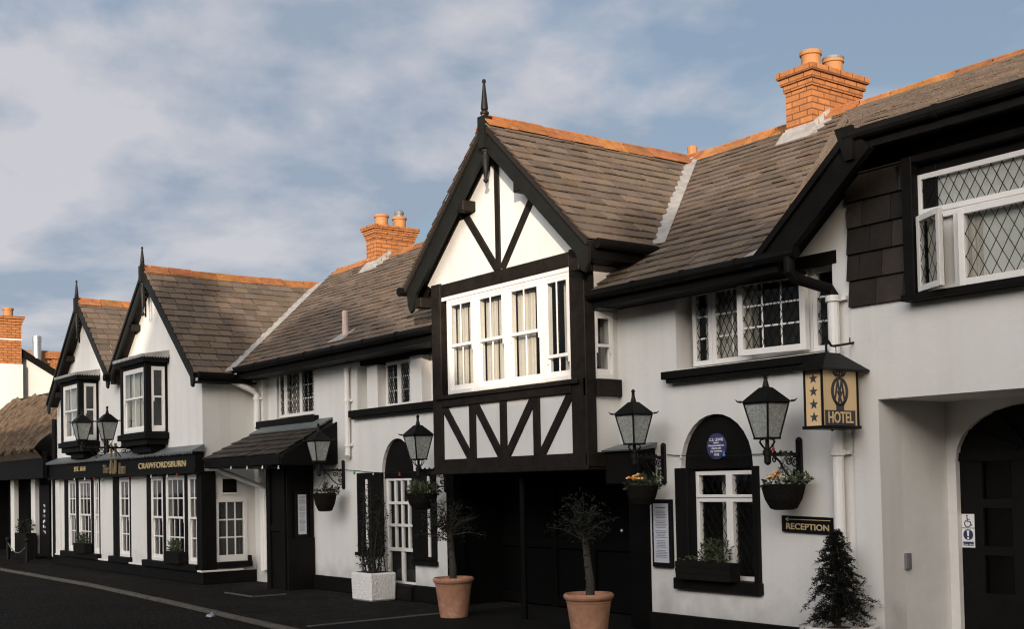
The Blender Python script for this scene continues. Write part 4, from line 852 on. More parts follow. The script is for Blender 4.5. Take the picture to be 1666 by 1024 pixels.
# shop windows: black boards with sashes
SF = FR(GY-.012)
def shopwin(x0, x1, sashes, zb=.34, zt=1.84):
    s = MB(); prev = x0
    for a, b, nx in sashes+[(x1, x1, 0)]:
        if a-prev > .01: s.pbox(wf, prev, a, -.022, .12, zs0-.0, zs1)
        prev = b
    s.pbox(wf, x0-.05, x1+.05, -.11, .12, zs0-.09, zs0+.02); s.build('shop_window_surround', 'black', wing, bevel=.006)
    for a, b, nx in sashes: sash_window(wing, SF, a+.004, b-.004, zs0+.02, zt, 0, nx, 2, 2, zm=1.10, back=.115, bw=.024)
shopwin(W3[0], W3[1], [(AP(246.5), AP(266.5), 2), (AP(270.6), AP(301.5), 3), (AP(306.5), AP(329)-.02, 2)])
shopwin(W2[0], W2[1], [(AP(195), AP(212), 2)]); shopwin(W1[0], W1[1], [(AP(112), AP(125), 2), (AP(129), AP(149.5), 3), (AP(153.5), AP(162.5), 2)])
s = MB(); s.pbox(wf, X1-.16, X1+.05, -.06, 0, .235, fz0); s.pbox(ws, GY, GY+.20, -.05, 0, .235, fz0); s.build('corner_pilaster', 'black', wing, bevel=.006)
s = MB(); s.pbox(wf, X0-.05, X0+.25, -.05, .0, .235, fz0); s.build('corner_pilaster', 'white', wing, bevel=.006)
# return window facing the porch
s = MB(); frame_bars(s, ws, RWn[0]-.02, RWn[1]+.03, .36, 1.42, -.02, .05, .06, 3, 3, .025, bot=.11); rwn = s.build('return_window', 'white', wing, bevel=.003)
s = MB(); s.pbox(ws, RWn[0], RWn[1], .012, .018, .4, 1.39); s.build('pane', 'glass', rwn); backing(ws, RWn[0], RWn[1], .36, 1.42, .06, rwn)
s = MB(); s.pbox(ws, GY+.2, RWn[1]+.09, -.09, .0, .26, .355); s.pbox(ws, RWn[1]+.03, RWn[1]+.09, -.06, 0, .355, .45); s.build('window_sill', 'black', wing, bevel=.006)
a, b = AX(362, 788, X1), AX(385, 788, X1); s = MB(); s.pbox(ws, a.y, b.y, -.006, .01, 1.52, 1.75); s.build('vent_grille', 'black', wing); s = MB(); s.pbox(ws, a.y-.02, b.y+.02, -.02, .0, 1.49, 1.52); s.build('vent_sill', 'white', wing)

# ================================================================ THATCHED COTTAGE AND FAR HOUSES
cot = thing('thatched_cottage', 'low cottage with lumpy brown thatch and white posts beyond the gabled wing', 'cottage', (-31.5, 8, 0))
s = MB(); nx, ny = 46, 14
def th(i, j):
    x = -35.9+8.45*i/nx; v = j/ny; y = 7.35+(9.05-7.35)*v; z = 2.55+(4.22-2.55)*(v**.85)-.18*i/nx*v
    z += .05*math.sin(x*3.1+v*5)*v+.035*math.sin(x*7.3-v*11)+random.uniform(-.015, .015); return (x, y+random.uniform(-.02, .02), z)
gr = [[th(i, j) for j in range(ny+1)] for i in range(nx+1)]
s.add([p for r in gr for p in r], [], 1)
for i in range(nx):
    for j in range(ny): a = i*(ny+1)+j; s.f.append([a, a+ny+1, a+ny+2, a+1]); s.t.append(random.uniform(.75, 1.25))
s.add([gr[0][ny], gr[nx][ny], (-27.5, 11.5, 2.2), (-35.9, 11.5, 2.2)], [(0, 1, 2, 3)]); s.add([gr[0][0], gr[nx][0], (-27.5, 7.55, 2.35), (-35.9, 7.55, 2.35)], [(0, 1, 2, 3)])
s.add([(-35.9, 7.55, 2.35), (-27.5, 7.55, 2.35), (-27.5, 9.2, 2.4), (-35.9, 9.2, 2.4)], [(0, 1, 2, 3)])
s.build('thatch_roof', 'thatch', cot, normals=True)
s = MB()
for i in range(1500):     # loose straw ends
    u = random.uniform(-35.8, -27.6); v = random.random(); j = min(ny-1, int(v*ny)); p = Vector(gr[min(nx, max(0, int((u+35.9)/8.45*nx)))][j]); p.x = u
    d = Vector((random.uniform(-.3, .3), -.9, -1.0)).normalized(); l = random.uniform(.08, .2); s.beam(p+Vector((0, -.01, .03)), p+d*l+Vector((0, -.01, .03)), .012, .01, tint=random.uniform(.6, 1.6))
s.build('straw_ends', 'thatch', cot)
s = MB(); s.box(-35.7, -35.6, 7.5, 8.85, 0, 2.6); s.box(-35.9, -27.5, 7.56, 7.66, 1.9, 2.5); s.box(-35.9, -27.45, 8.85, 9.1, 0, 2.5); s.box(-35.9, -27.4, 9.1, 11.4, 0, 2.2); s.box(-27.9, -27.42, 7.9, 8.85, 0, 2.4); s.build('wall', 'black', cot)  # dark walls; front strip and end sheet add black for shade under thatch
for x, y in ((20, 8.0), (53.5, 8.0)):
    q = AY(x, 840, y); s = MB(); s.box(q.x-.16, q.x+.16, y, y+.12, .12 if x > 30 else .12, 1.95); s.build('post', 'white', cot, bevel=.01)
q = AY(88, 850, 8.05); s = MB(); s.box(q.x-.10, q.x+.16, 8.02, 8.1, .1, 1.9); s.build('door_post', 'white', cot, bevel=.01)
s = MB(); s.box(-31.9, -30.9, 8.8, 8.85, .1, 1.75); s.box(-33.4, -32.2, 8.8, 8.85, .7, 1.6); s.build('dark_window', 'glass', cot)
wh = thing('white_house', 'white gabled house with tall orange brick chimney rising behind the thatched cottage', 'house', (-40, 9, 0))
hs = SD(-36); s = MB(); s.prism(hs, [(6.9, 0), (10.9, 0), (10.9, 4.6), (8.95, 5.80), (6.9, 4.55)], 0, 9); s.build('wall', 'render', wh)
s = MB(); s.prism(SD(-35.85), [(8.95, 5.92), (11.15, 4.58), (11.15, 4.40), (8.95, 5.74)], 0, 9.3); s.prism(SD(-35.85), [(8.95, 5.92), (6.6, 4.49), (6.6, 4.31), (8.95, 5.74)], 0, 9.3); s.build('roof', 'farroof', wh)
s = MB(); s.prism(SD(-35.83), [(8.95, 5.93), (11.2, 4.56), (11.2, 4.36), (8.95, 5.70)], 0, .05); s.build('bargeboard', 'black', wh)
s = MB(); s.box(-36.5, -35.72, 8.3, 9.30, 0, 5.25); s.build('chimney_breast', 'render', wh)
c = chimney(wh, -36.45, -35.74, 8.32, 9.27, 5.25, 6.62, [(-36.1, 8.62, .14, .3, ''), (-36.1, 9.0, .14, .3, '')], flash=False); s = MB(); s.box(-36.47, -35.73, 8.31, 9.28, 5.93, 5.97); s.build('mortar_band', 'white', c)
FX = -52; p = AX(48, 550, FX); p2 = AX(61, 595, FX); fl = MB(); r = (AX(60.5, 560, FX).y-AX(46.5, 560, FX).y)/2; cy_ = AX(53.5, 560, FX).y
bh = thing('terracotta_roofed_house', 'distant house with a terracotta roof, partly hidden behind the white gabled house', 'house', (-54, 14, 0))
z0 = AX(75, 572, FX).z; z1 = AX(75, 590, FX).z; y0 = AX(38, 580, FX).y; y1 = AX(130, 580, FX).y
s = MB(); s.box(FX-6, FX, y0, y1, 0, z1); s.build('wall', 'farwall', bh); s = MB(); s.prism(SD(FX+.2), [(y0-.3, z1-.05), (y1, z1-.05), (y1, z0), (y0-.3, z0)], 0, 6.2); s.build('roof', 'farroof2', bh)
a = AX(86, 585, FX+.5); s = MB(); s.box(FX-.3, FX+.4, a.y, a.y+1.2, 0, z0-.06); s.box(FX-.4, FX+.5, a.y-.25, a.y+1.4, z0-.35, z0-.1); s.build('chimney_shaft', 'brick', bh)
s = MB(); s.lathe((FX+.6, cy_, 0), [(r, 0), (r, p.z-.25), (r*1.05, p.z-.24), (r*1.05, p.z), (r*.9, p.z)], 20); tag(s.build('metal_flue', 'steel', smooth=False), 'bright cylindrical metal flue rising behind the white gabled house', 'flue')

# ================================================================ HOUSES AND TREES ACROSS THE STREET (behind the camera; they shade the inn)
def street_house(label, x0, x1, ze, zr, yf=-3.0, yr=-6.2, chim=(), hips=(0, 0)):
    h = thing('street_house', label, 'house', ((x0+x1)/2, yf, 0), 'houses across the street'); yb = 2*yr-yf
    s = MB(); n = max(1, round((x1-x0)/2.6)); hl = []
    for i in range(n):
        c = x0+(x1-x0)*(i+.5)/n
        for z in (.9, 3.3):
            if z+1.3 < ze: hl.append(rect(c-.5, c+.5, z, z+1.25))
    plate(s, lambda u, d, z: Vector((u, yf-d, z)), rect(x0, x1, 0, ze), hl, 0, .25); s.box(x0, x1, yb, yb+.25, 0, ze)
    for x, hp in ((x0, hips[0]), (x1-.25, hips[1])): s.prism(SD(x+.25), [(yb, 0), (yf-.25, 0), (yf-.25, ze)]+([] if hp else [(yr, zr-.1)])+[(yb, ze)], 0, .25)
    s.build('wall', 'farwall', h)
    s = MB(); dz = (zr-ze)/(yf-yr)
    for a, b in ((yf+.25, yr), (yb-.25, yr)):
        h0, h1 = hips; s.hexa([(x0-.1, a, ze-.25*dz), (x1+.1, a, ze-.25*dz), (x1+.1-h1, b, zr), (x0-.1+h0, b, zr), (x0-.1, a, ze-.25*dz+.12), (x1+.1, a, ze-.25*dz+.12), (x1+.1-h1, b, zr+.12), (x0-.1+h0, b, zr+.12)])
    for xx, hp, sg in ((x0-.1, hips[0], 1), (x1+.1, hips[1], -1)):
        if hp: s.add([(xx, yf+.25, ze-.25*dz+.11), (xx, yb-.25, ze-.25*dz+.11), (xx+sg*hp, yr, zr+.11)], [(0, 1, 2)])
    s.build('roof', 'farroof', h)
    for r in hl:
        w = MB(); mp = lambda u, d, z: Vector((u, yf-.12-d, z)); frame_bars(w, mp, r[0][0], r[1][0], r[0][1], r[2][1], 0, .06, .06, 2, 2, .03); w.build('window', 'white', h)
    for cx, top in chim: chimney(h, cx-.17, cx+.17, yr-.45, yr+.45, zr-.6, top, [(cx, yr-.2, .12, .3, ''), (cx, yr+.2, .12, .3, '')], flash=False)
    return h
def tree(name, label, x, y, trunk_h, r, crown, n, size, col='leaf', group=None, limbs=7):
    t = thing(name, label, 'tree', (x, y, 0), group); s = MB()
    cz = trunk_h+crown[2]*.8; s.tube([(x, y, 0), (x+.05, y, trunk_h*.6), (x-.03, y+.04, trunk_h), (x, y, cz+crown[2]*.4)], [r, r*.8, r*.65, r*.2], 10)
    for i in range(limbs):
        a = 6.28*i/limbs+random.uniform(-.3, .3); b = Vector((x, y, trunk_h+random.uniform(-.1, .5)*crown[2])); e = b+Vector((math.cos(a)*crown[0]*.75, math.sin(a)*crown[1]*.75, crown[2]*random.uniform(.3, .9))); s.tube([b, b.lerp(e, .5)+Vector((0, 0, .1*crown[2])), e], [r*.4, r*.25, r*.08], 6)
    s.build('trunk', 'bark', t); s = MB()
    for i in range(14):
        a = random.uniform(0, 6.28); q = random.uniform(.2, .75); c = (x+math.cos(a)*crown[0]*q, y+math.sin(a)*crown[1]*q, cz+random.uniform(-.6, .7)*crown[2]); s.leaves(c, (crown[0]*.42, crown[1]*.42, crown[2]*.4), n//14, size, shell=.1)
    s.build('crown', col, t, normals=False); return t
FAR = dict(yf=-12.8, yr=-16)
street_house('long low rendered terrace across the street, at its far left end', -14, 3.3, 6.6, 9.15, chim=((-9, 10.2),), **FAR)
street_house('rendered house across the street beside the end of the long low terrace', 3.5, 9.3, 7.0, 9.95, hips=(.5, 0), **FAR)
street_house('tall rendered house with a slim chimney on its ridge across the street', 9.5, 12.6, 7.4, 11.0, chim=((10.32, 11.6),), hips=(0, 1.1), **FAR)
street_house('narrow tall gabled house across the street, right of the slim chimney', 13.5, 15.9, 7.6, 11.25, hips=(.3, .9), **FAR)
street_house('low rendered house filling the gap across the street', 16.1, 21.2, 6.2, 8.75, **FAR)
street_house('wide hipped house across the street, right of the low gap', 21.4, 34, 7.4, 10.45, hips=(2.2, 0), **FAR)
tree('street_tree', 'leafy tree across the street behind the house next to the terrace', 6.6, -17.6, 8.9, .22, (1.0, .9, 1.4), 2200, .2, group='trees across the street')
tree('street_tree', 'leafy tree across the street rising behind the wide hipped house', 24.6, -17.6, 9.0, .22, (.9, 1.0, 1.5), 2200, .2, group='trees across the street')

# ================================================================ STREET OBJECTS
# --- wall lanterns (origin: middle of the wall plate, arm towards the street)
def make_lantern():
    t = thing('wall_lantern', 'x', 'lantern', (0, 0, 0), 'black wall lanterns on the inn')
    s = MB(); s.box(-.03, .03, -.03, 0, -.19, .17); s.lathe((0, -.015, .17), [(.036, 0), (.03, .02), (.012, .04)], 8); s.lathe((0, -.015, -.23), [(.01, 0), (.03, .02), (.036, .04)], 8); s.build('wall_plate', 'iron', t, bevel=.006)
    s = MB(); s.box(-.012, .012, -.43, -.03, .045, .075)
    for k in range(4): s.ball((0, -.12-.07*k, .078), .014, 6)
    def scroll(c, r, a0, turns, n=22):
        return [(0, c[0]+(r*(1-.75*i/n))*math.cos(a0+turns*6.283*i/n), c[1]+(r*(1-.75*i/n))*math.sin(a0+turns*6.283*i/n)) for i in range(n+1)]
    s.tube([(0, -.33, .04), (0, -.27, -.0), (0, -.20, -.09), (0, -.12, -.15), (0, -.05, -.155), (0, -.03, -.13)], .009, 6)
    s.tube(scroll((-.075, -.005), .048, 1.2, 1.5), .007, 6); s.tube(scroll((-.155, .005), .04, 1.0, -1.4), .007, 6); s.tube(scroll((-.065, -.095), .036, 2.2, 1.4), .007, 6); s.tube(scroll((-.335, .015), .03, .5, 1.2), .007, 6)
    s.lathe((0, -.42, .0), [(.01, -.03), (.03, -.01), (.03, .05), (.04, .055), (.04, .09), (.02, .11), (.012, .2)], 10); s.build('bracket', 'iron', t)
    cy = -.42; zb, zt, wb, wt = .205, .50, .073, .132; s = MB()
    for sx in (1, -1):
        s.tube([(sx*.02, cy, .10), (sx*.06, cy, .135), (sx*.085, cy, .165), (sx*.075, cy, .185), (sx*.04, cy, .188)], .006, 6)
        s.tube([(0, cy+sx*.02, .10), (0, cy+sx*.06, .135), (0, cy+sx*.085, .165), (0, cy+sx*.075, .185), (0, cy+sx*.04, .188)], .006, 6)
        for sy in (1, -1): s.beam((sx*wb, cy+sy*wb, zb), (sx*wt, cy+sy*wt, zt), .013, .013, up=(0, 1, .3))
    s.box(-wb-.008, wb+.008, cy-wb-.008, cy+wb+.008, zb-.018, zb); s.box(-.012, .012, cy-.012, cy+.012, .1, zb)
    for (a, b, c, d) in ((-wt, wt, -wt-.008, -wt+.008), (-wt, wt, wt-.008, wt+.008), (-wt-.008, -wt+.008, -wt, wt), (wt-.008, wt+.008, -wt, wt)): s.box(a, b, cy+c, cy+d, zt-.014, zt+.002)
    fr_ = s.build('lamp_frame', 'iron', t)
    for k in range(4):
        R_ = Matrix.Rotation(k*math.pi/2, 3, 'Z'); vs = [R_ @ Vector(v)+Vector((0, cy, 0)) for v in ((-wb, -wb, zb), (wb, -wb, zb), (wt, -wt, zt), (-wt, -wt, zt))]
        s = MB(); s.add(vs, [(0, 1, 2, 3)]); s.build('pane', 'lampglass', fr_)
    s = MB(); w2, w3 = .152, .04; rt = zt+.125
    s.hexa([(-w2, cy-w2, zt), (w2, cy-w2, zt), (w2, cy+w2, zt), (-w2, cy+w2, zt), (-w3, cy-w3, rt), (w3, cy-w3, rt), (w3, cy+w3, rt), (-w3, cy+w3, rt)])
    for sx in (1, -1):
        for sy in (1, -1): s.tube([(sx*w2*.95, cy+sy*w2*.95, zt+.008), (sx*w2*1.1, cy+sy*w2*1.1, zt+.010), (sx*w2*1.2, cy+sy*w2*1.2, zt+.03)], [.012, .008, .002], 5)
    s.build('lamp_roof', 'iron', t)
    s = MB(); s.lathe((0, cy, rt-.002), [(.036, 0), (.03, .01), (.014, .075), (.022, .08), (.012, .09), (.02, .105), (.022, .115), (.012, .128), (.004, .135)], 12); s.build('lamp_finial', 'iron', t); return t
lan = make_lantern()
lamps = [((-9.07, 8.75, 1.765), 1.0, 'black wall lantern on a scrolled bracket above the flower basket beside the menu board'),
         ((-7.28, 8.75, 1.735), 1.07, 'black wall lantern on a scrolled bracket between the arched window and the hotel sign'),
         ((-15.94, 8.75, 1.77), 1.0, 'black wall lantern partly in front of the lean-to porch roof'),
         ((-13.17, 8.75, 1.715), 1.03, 'black wall lantern between the arched french door and the timbered bay'),
         ((-24.03, 7.83, 2.39), 1.12, 'black wall lantern below the far oriel window of the gabled wing'),
         ((-22.5, 7.83, 2.33), 1.12, 'black wall lantern left of the nearer oriel window, above the raised fascia name')]
for i, (l, sc, lb) in enumerate(lamps):
    if i == 0: lan.location = l; lan['label'] = lb
    else: dup(lan, l, lb, 0, sc)
# --- hanging baskets (origin: hook)
def basket(label, loc, drop, rr, fl=True, grass=False, tall=.0, h=.26):
    t = thing('hanging_basket', label, 'hanging basket', loc, 'hanging baskets on the inn'); x, y, z = loc; z -= drop; s = MB()
    s.lathe((x, y, z-h), [(rr*.42, 0), (rr*.62, .012), (rr*.86, h*.42), (rr*.98, h*.8), (rr*1.03, h), (rr*.95, h+.01)], 20); s.build('bowl', 'basket', t)
    s = MB()
    for k in range(3): a = 2.1*k+.6; s.tube([(x, y, loc[2]), (x+rr*math.cos(a), y+rr*math.sin(a), z)], .003, 4)
    s.build('chain', 'iron', t); s = MB()
    s.leaves((x, y, z+.01), (rr*1.12, rr*1.12, .06), 160, .05, shell=0, up=.2, tl=(.4, 1.3))
    if grass: s.leaves((x, y, z+.04), (rr*.9, rr*.9, .05), 140, .13, shell=0, flat=.4, up=.9, aspect=9, tl=(.5, 1.6))
    if tall:
        for k in range(140): q = random.random(); a = random.uniform(0, 6.28); r_ = .055*(1-q)*random.uniform(.4, 1.2); s.leaves((x+.02+r_*math.cos(a), y+r_*math.sin(a), z+.02+q*tall), (.012, .012, .01), 2, .035, shell=0, aspect=5, up=.3, tl=(.8, 1.8))
    s.leaves((x+rr*.5, y+rr*.6, z+.04), (rr*.6, rr*.5, .07), 130, .045, shell=0, up=.3, tl=(.5, 1.7)); s.build('foliage', 'leafgreen' if grass or fl else 'leaf', t, normals=False)
    if fl:
        for k in range(20):
            a = random.uniform(2.6, 5.6); q = random.uniform(.25, 1.0); p = (x+rr*q*math.cos(a), y+rr*q*math.sin(a), z+.075+random.uniform(-.02, .055)*(1.2-q))
            s = MB(); s.ball(p, random.uniform(.013, .021), 5, random.uniform(.8, 1.25), sq=.7); s.build('flower', 'orange' if k % 3 else 'yellowflower', t)
    return t
basket('black hanging basket of orange pansies beside the framed menu, nearest the timbered bay', (-9.07, 8.42, 1.78), .25, .165, tall=.10, h=.20)
basket('black hanging basket of orange pansies with a pointed sprig, above the reception sign', (-7.28, 8.50, 1.72), .20, .195, tall=.28, h=.225)
basket('dark hanging basket of green trailing leaves without flowers, right of the porch', (-15.94, 8.42, 1.74), .26, .17, fl=False, tall=.14)
basket('dark hanging basket of bushy greenery in front of the french door', (-13.17, 8.36, 1.68), .21, .20, fl=False, grass=True, h=.2)
# --- framed menus
def menu(label, mp, u0, u1, z0, z1, fw_=.035, glow='paper'):
    c = mp((u0+u1)/2, 0, z0); t = thing('menu_board', label, 'menu board', tuple(c), 'framed menus on the inn')
    s = MB(); s.pbox(mp, u0, u1, -.045, -.002, z0, z1); s.build('frame', 'black', t, bevel=.006)
    s = MB(); s.pbox(mp, u0+fw_, u1-fw_, -.049, -.046, z0+fw_*1.4, z1-fw_*1.2); p = s.build('menu_sheet', 'paper', t)
    s = MB(); z = z1-fw_*1.2-.05; c = (u0+u1)/2; k = 0
    while z > z0+fw_*1.4+.03:
        w = (u1-u0-2*fw_)*random.uniform(.25, .42) if k else (u1-u0)*.25
        if k % 6 != 1: s.pbox(mp, c-w, c+w, -.051, -.0495, z, z+(.006 if k else .014))
        z -= .017; k += 1
    s.build('print', 'grey', p); return t
menu('tall black framed menu board with white sheet, left of the plaque window', fr, -9.245, -8.955, .68, 1.385)
menu('narrow black framed menu on the side of the dark porch', SD(-16.95), 8.42, 8.64, .80, 1.52, .04)
# --- hotel sign: a small roofed box hung from a bracket
hx0, hx1, hy0, hy1, hz0, hz1 = -6.73, -6.53, 8.15, 8.64, 2.015, 2.505
ht = thing('hotel_sign', 'roofed tan box sign with four stars, crowned emblem and the word HOTEL', 'sign', (-6.63, 8.4, 2.0))
s = MB(); s.box(hx0+.012, hx1-.012, hy0+.012, hy1-.012, hz0, hz1); s.build('box_panel', 'tan', ht)
s = MB()
for x in (hx0, hx1-.016):
    for y in (hy0, hy1-.016): s.box(x, x+.016, y, y+.016, hz0, hz1)
s.box(hx0-.012, hx1+.012, hy0-.012, hy1+.012, hz0-.02, hz0+.008); s.ball(((hx0+hx1)/2, (hy0+hy1)/2, hz0-.025), .012); s.build('box_frame', 'iron', ht)
s = MB(); a, b, c, d = hx0-.07, hx1+.07, hy0-.07, hy1+.07; cx, cy = (hx0+hx1)/2, (hy0+hy1)/2; s.hexa([(a, c, hz1), (b, c, hz1), (b, d, hz1), (a, d, hz1), (cx-.03, cy-.09, hz1+.15), (cx+.03, cy-.09, hz1+.15), (cx+.03, cy+.09, hz1+.15), (cx-.03, cy+.09, hz1+.15)]); s.box(a, b, c, d, hz1-.012, hz1-.001); s.build('sign_roof', 'iron', ht)
s = MB(); s.tube([(cx, cy-.05, hz1+.14), (cx, cy-.05, hz1+.24), (cx, cy-.02, hz1+.255), (cx, cy+.02, hz1+.215), (cx, cy+.06, hz1+.215), (cx, WY-.0, hz1+.26)], .011, 8); s.tube([(cx, cy+.08, hz1+.14), (cx, cy+.08, hz1+.215)], .004, 5); s.tube([(cx, WY-.08, hz1+.24), (cx, WY-.08, hz1+.30)], .006, 5); s.tube([(cx, WY-.004, hz1+.26), (cx, WY, hz1+.26)], .025, 8); s.build('sign_bracket', 'iron', ht)
hf = SD(hx1-.012); hcz = lambda f: hz0+(hz1-hz0)*f; hcy = (hy0+hy1)/2
s = MB(); plate(s, hf, [(hcy-.17*1.18, hcz(.02)), (hcy+.17*1.18, hcz(.02)), (hcy+.17*1.18, hcz(.285)), (hcy-.17*1.18, hcz(.285))], [], -.004, -.0005); s.build('name_panel', 'ink', ht)
s = MB(); text(s, hf, 'HOTEL', hcy, hcz(.15), .135, .004, .80, bold=.002); 
for o in s.v: o.x += .0065
s.build('lettering', 'tan', ht)
s = MB(); ez, ew, eh = hcz(.615), .115, .125; n = 28
oval = [(hcy+ew*math.cos(6.283*i/n), ez+eh*math.sin(6.283*i/n)) for i in range(n)]; iov = [(hcy+ew*.70*math.cos(6.283*i/n), ez+eh*.80*math.sin(6.283*i/n)) for i in range(n)]
plate(s, hf, oval, [iov], -.004, -.0005)
s.prism(hf, [(hcy-.052, hcz(.285)), (hcy+.052, hcz(.285)), (hcy+.05, hcz(.36)), (hcy+.095, ez-.055), (hcy+.03, ez-eh*.90), (hcy-.03, ez-eh*.90), (hcy-.095, ez-.055), (hcy-.05, hcz(.36))], -.004, -.0005)
for sg in (1, -1):     # two interlaced letters, one upright and one reversed
    for c_ in (-.022, .022):
        pass
for c_ in (-.026, .026): s.bar(hf, (c_+hcy, ez+.095), (c_+hcy-.042, ez-.075), .017, -.006, -.001); s.bar(hf, (c_+hcy, ez+.095), (c_+hcy+.034, ez-.075), .017, -.0065, -.001)
s.bar(hf, (hcy-.058, ez-.005), (hcy+.058, ez-.005), .014, -.007, -.001); s.bar(hf, (hcy-.022, ez-.012), (hcy+.026, ez-.098), .015, -.0075, -.001); s.bar(hf, (hcy+.022, ez-.012), (hcy-.026, ez-.098), .015, -.008, -.001)
s.prism(hf, [(hcy-.05, ez+.125), (hcy+.05, ez+.125), (hcy+.055, ez+.14), (hcy-.055, ez+.14)], -.006, -.001)
for c_, w_ in ((-.055, -.03), (-.028, -.012), (0, 0), (.028, .012), (.055, .03)): s.bar(hf, (hcy+c_, ez+.135), (hcy+c_+w_, ez+.168), .014, -.006, -.001)
s.bar(hf, (hcy-.085, ez+.165), (hcy-.05, ez+.145), .012, -.005, -.001); s.bar(hf, (hcy+.085, ez+.165), (hcy+.05, ez+.145), .012, -.005, -.001); s.bar(hf, (hcy-.085, ez+.168), (hcy+.085, ez+.168), .008, -.005, -.001)
s.build('emblem', 'ink', ht)
sf = FR(hy0+.012); s = MB()
for k in range(4):
    c = (hx0+hx1)/2; z = hcz(.84-.225*k); r_ = .047; s.prism(sf, [(c+r_*(1 if i % 2 == 0 else .40)*math.sin(math.pi*i/5), z+r_*(1 if i % 2 == 0 else .40)*math.cos(math.pi*i/5)) for i in range(10)], -.004, -.0005)
s.build('stars', 'ink', ht)
# --- reception sign
rt_ = thing('reception_sign', 'black plank sign with a left arrow and gilt word RECEPTION', 'sign', (-7.2, 8.7, 1.2)); rx0, rx1, rz0, rz1 = -7.50, -6.87, 1.085, 1.235
tl = -math.tan(rad(1.6)); rf_ = lambda u, d, z: Vector((u, WY+d, z+(u-rx0)*tl-.0))
s = MB(); s.pbox(rf_, rx0, rx1, -.035, 0, rz0, rz1); s.build('board', 'black', rt_, bevel=.006)
s = MB(); text(s, lambda u, d, z: rf_(u, d-.035, z), 'RECEPTION', (rx0+rx1)/2-.01, rz0+.052, .078, .008, 1.22, bold=.0012); m_ = lambda u, d, z: rf_(u, d-.035, z); s.bar(m_, (rx0+.06, rz1-.032), (rx1-.07, rz1-.028), .006, -.005, 0); s.bar(m_, (rx0+.058, rz1-.032), (rx0+.085, rz1-.016), .007, -.005, 0); s.bar(m_, (rx0+.058, rz1-.032), (rx0+.085, rz1-.048), .007, -.0045, 0); s.ball(m_(rx1-.07, 0, rz1-.028), .006); s.build('lettering', 'gold', rt_)
# --- round blue plaque
pq = thing('blue_plaque', 'round blue commemorative plaque with white lettering in the arched black infill', 'plaque', (-8.33, 8.85, 1.95)); pf = FR(WY+.06); c = AY(1167, 727, WY+.06)
s = MB(); n = 32; s.prism(pf, [(c.x+.132*math.cos(6.283*i/n), c.z+.132*math.sin(6.283*i/n)) for i in range(n)], -.015, 0); s.build('disc', 'blue', pq, bevel=.002)
s = MB(); pm = lambda u, d, z: pf(u, d-.015, z)
for tx, dz_, sz in (('C.S. LEWIS', .067, .041), ('Author', .037, .026), ('Honeymooned here', .010, .026), ('with his wife', -.018, .026), ('Joy Davidman', -.046, .028), ('1958', -.083, .036)): text(s, pm, tx, c.x, c.z+dz_, sz, .003, 1.0, bold=.0006)
s.build('lettering', 'chalk', pq)
# --- door stickers
st = thing('door_notice', 'white sticker with wheelchair symbol and blue warning circle on the dark arched door', 'notice', (-6.1, 9.75, .9)); a = AY(1566, 837, bk+.06); b = AY(1587, 892, bk+.06); nf = kf
u0, u1, z0, z1 = a.x, b.x, b.z, a.z; zm = z0+(z1-z0)*.58; u0 -= .01
s = MB(); s.pbox(nf, u0, u1, -.004, -.001, z0, zm-.003); s.pbox(nf, u0, u1, -.004, -.001, zm+.003, z1); s.build('sheet', 'chalk', st)
w = u1-u0; c = (u0+u1)/2; s = MB(); q = lambda f, g: (u0+w*f, zm+(z1-zm)*g); n = 20
s.prism(nf, [(q(.44, .88)[0]+w*.06*math.cos(6.283*i/n), q(.44, .88)[1]+w*.06*math.sin(6.283*i/n)) for i in range(n)], -.007, -.004)
for A_, B_ in (((.44, .80), (.46, .46)), ((.46, .62), (.64, .62)), ((.45, .47), (.68, .47)), ((.67, .48), (.76, .2)), ((.74, .2), (.84, .22))): s.bar(nf, q(*A_), q(*B_), w*.07, -.007, -.004)
pts = [(c-w*.0+w*.24*math.cos(2.0+4.0*i/14)-w*.02, zm+(z1-zm)*.32+w*.24*math.sin(2.0+4.0*i/14)) for i in range(15)]
for A_, B_ in zip(pts, pts[1:]): s.bar(nf, A_, B_, w*.065, -.007, -.004)
s.build('wheelchair_symbol', 'ink', st)
s = MB(); cz_ = z0+(zm-z0)*.66; r_ = w*.38; s.prism(nf, [(c+r_*math.cos(6.283*i/26), cz_+r_*math.sin(6.283*i/26)) for i in range(26)], -.006, -.004); s.pbox(nf, u0+w*.1, u1-w*.1, -.006, -.004, z0+.015, z0+(zm-z0)*.30); s.build('warning_disc', 'navy', st)
s = MB(); s.prism(nf, [(c-w*.10, cz_+r_*.8), (c+w*.10, cz_+r_*.8), (c+w*.045, cz_-r_*.3), (c-w*.045, cz_-r_*.3)], -.009, -.006); s.prism(nf, [(c+w*.08*math.cos(6.283*i/16), cz_-r_*.65+w*.08*math.sin(6.283*i/16)) for i in range(16)], -.009, -.006); s.build('warning_mark', 'chalk', st); s = MB(); text(s, lambda u, d, z: nf(u, d-.006, z), 'Keep clear', c, z0+(zm-z0)*.155, w*.2, .002); s.build('lettering', 'chalk', st)
# --- small steel box on the recess side
a = AX(1475, 914, jx); s = MB(); s.box(jx, jx+.03, a.y-.035, a.y+.035, a.z-.07, a.z+.07); s.box(jx+.03, jx+.034, a.y-.02, a.y+.02, a.z-.055, a.z+.055); tag(s.build('entry_box', 'grey', bevel=.006), 'small grey metal entry box fixed to the white side of the door recess', 'entry box')
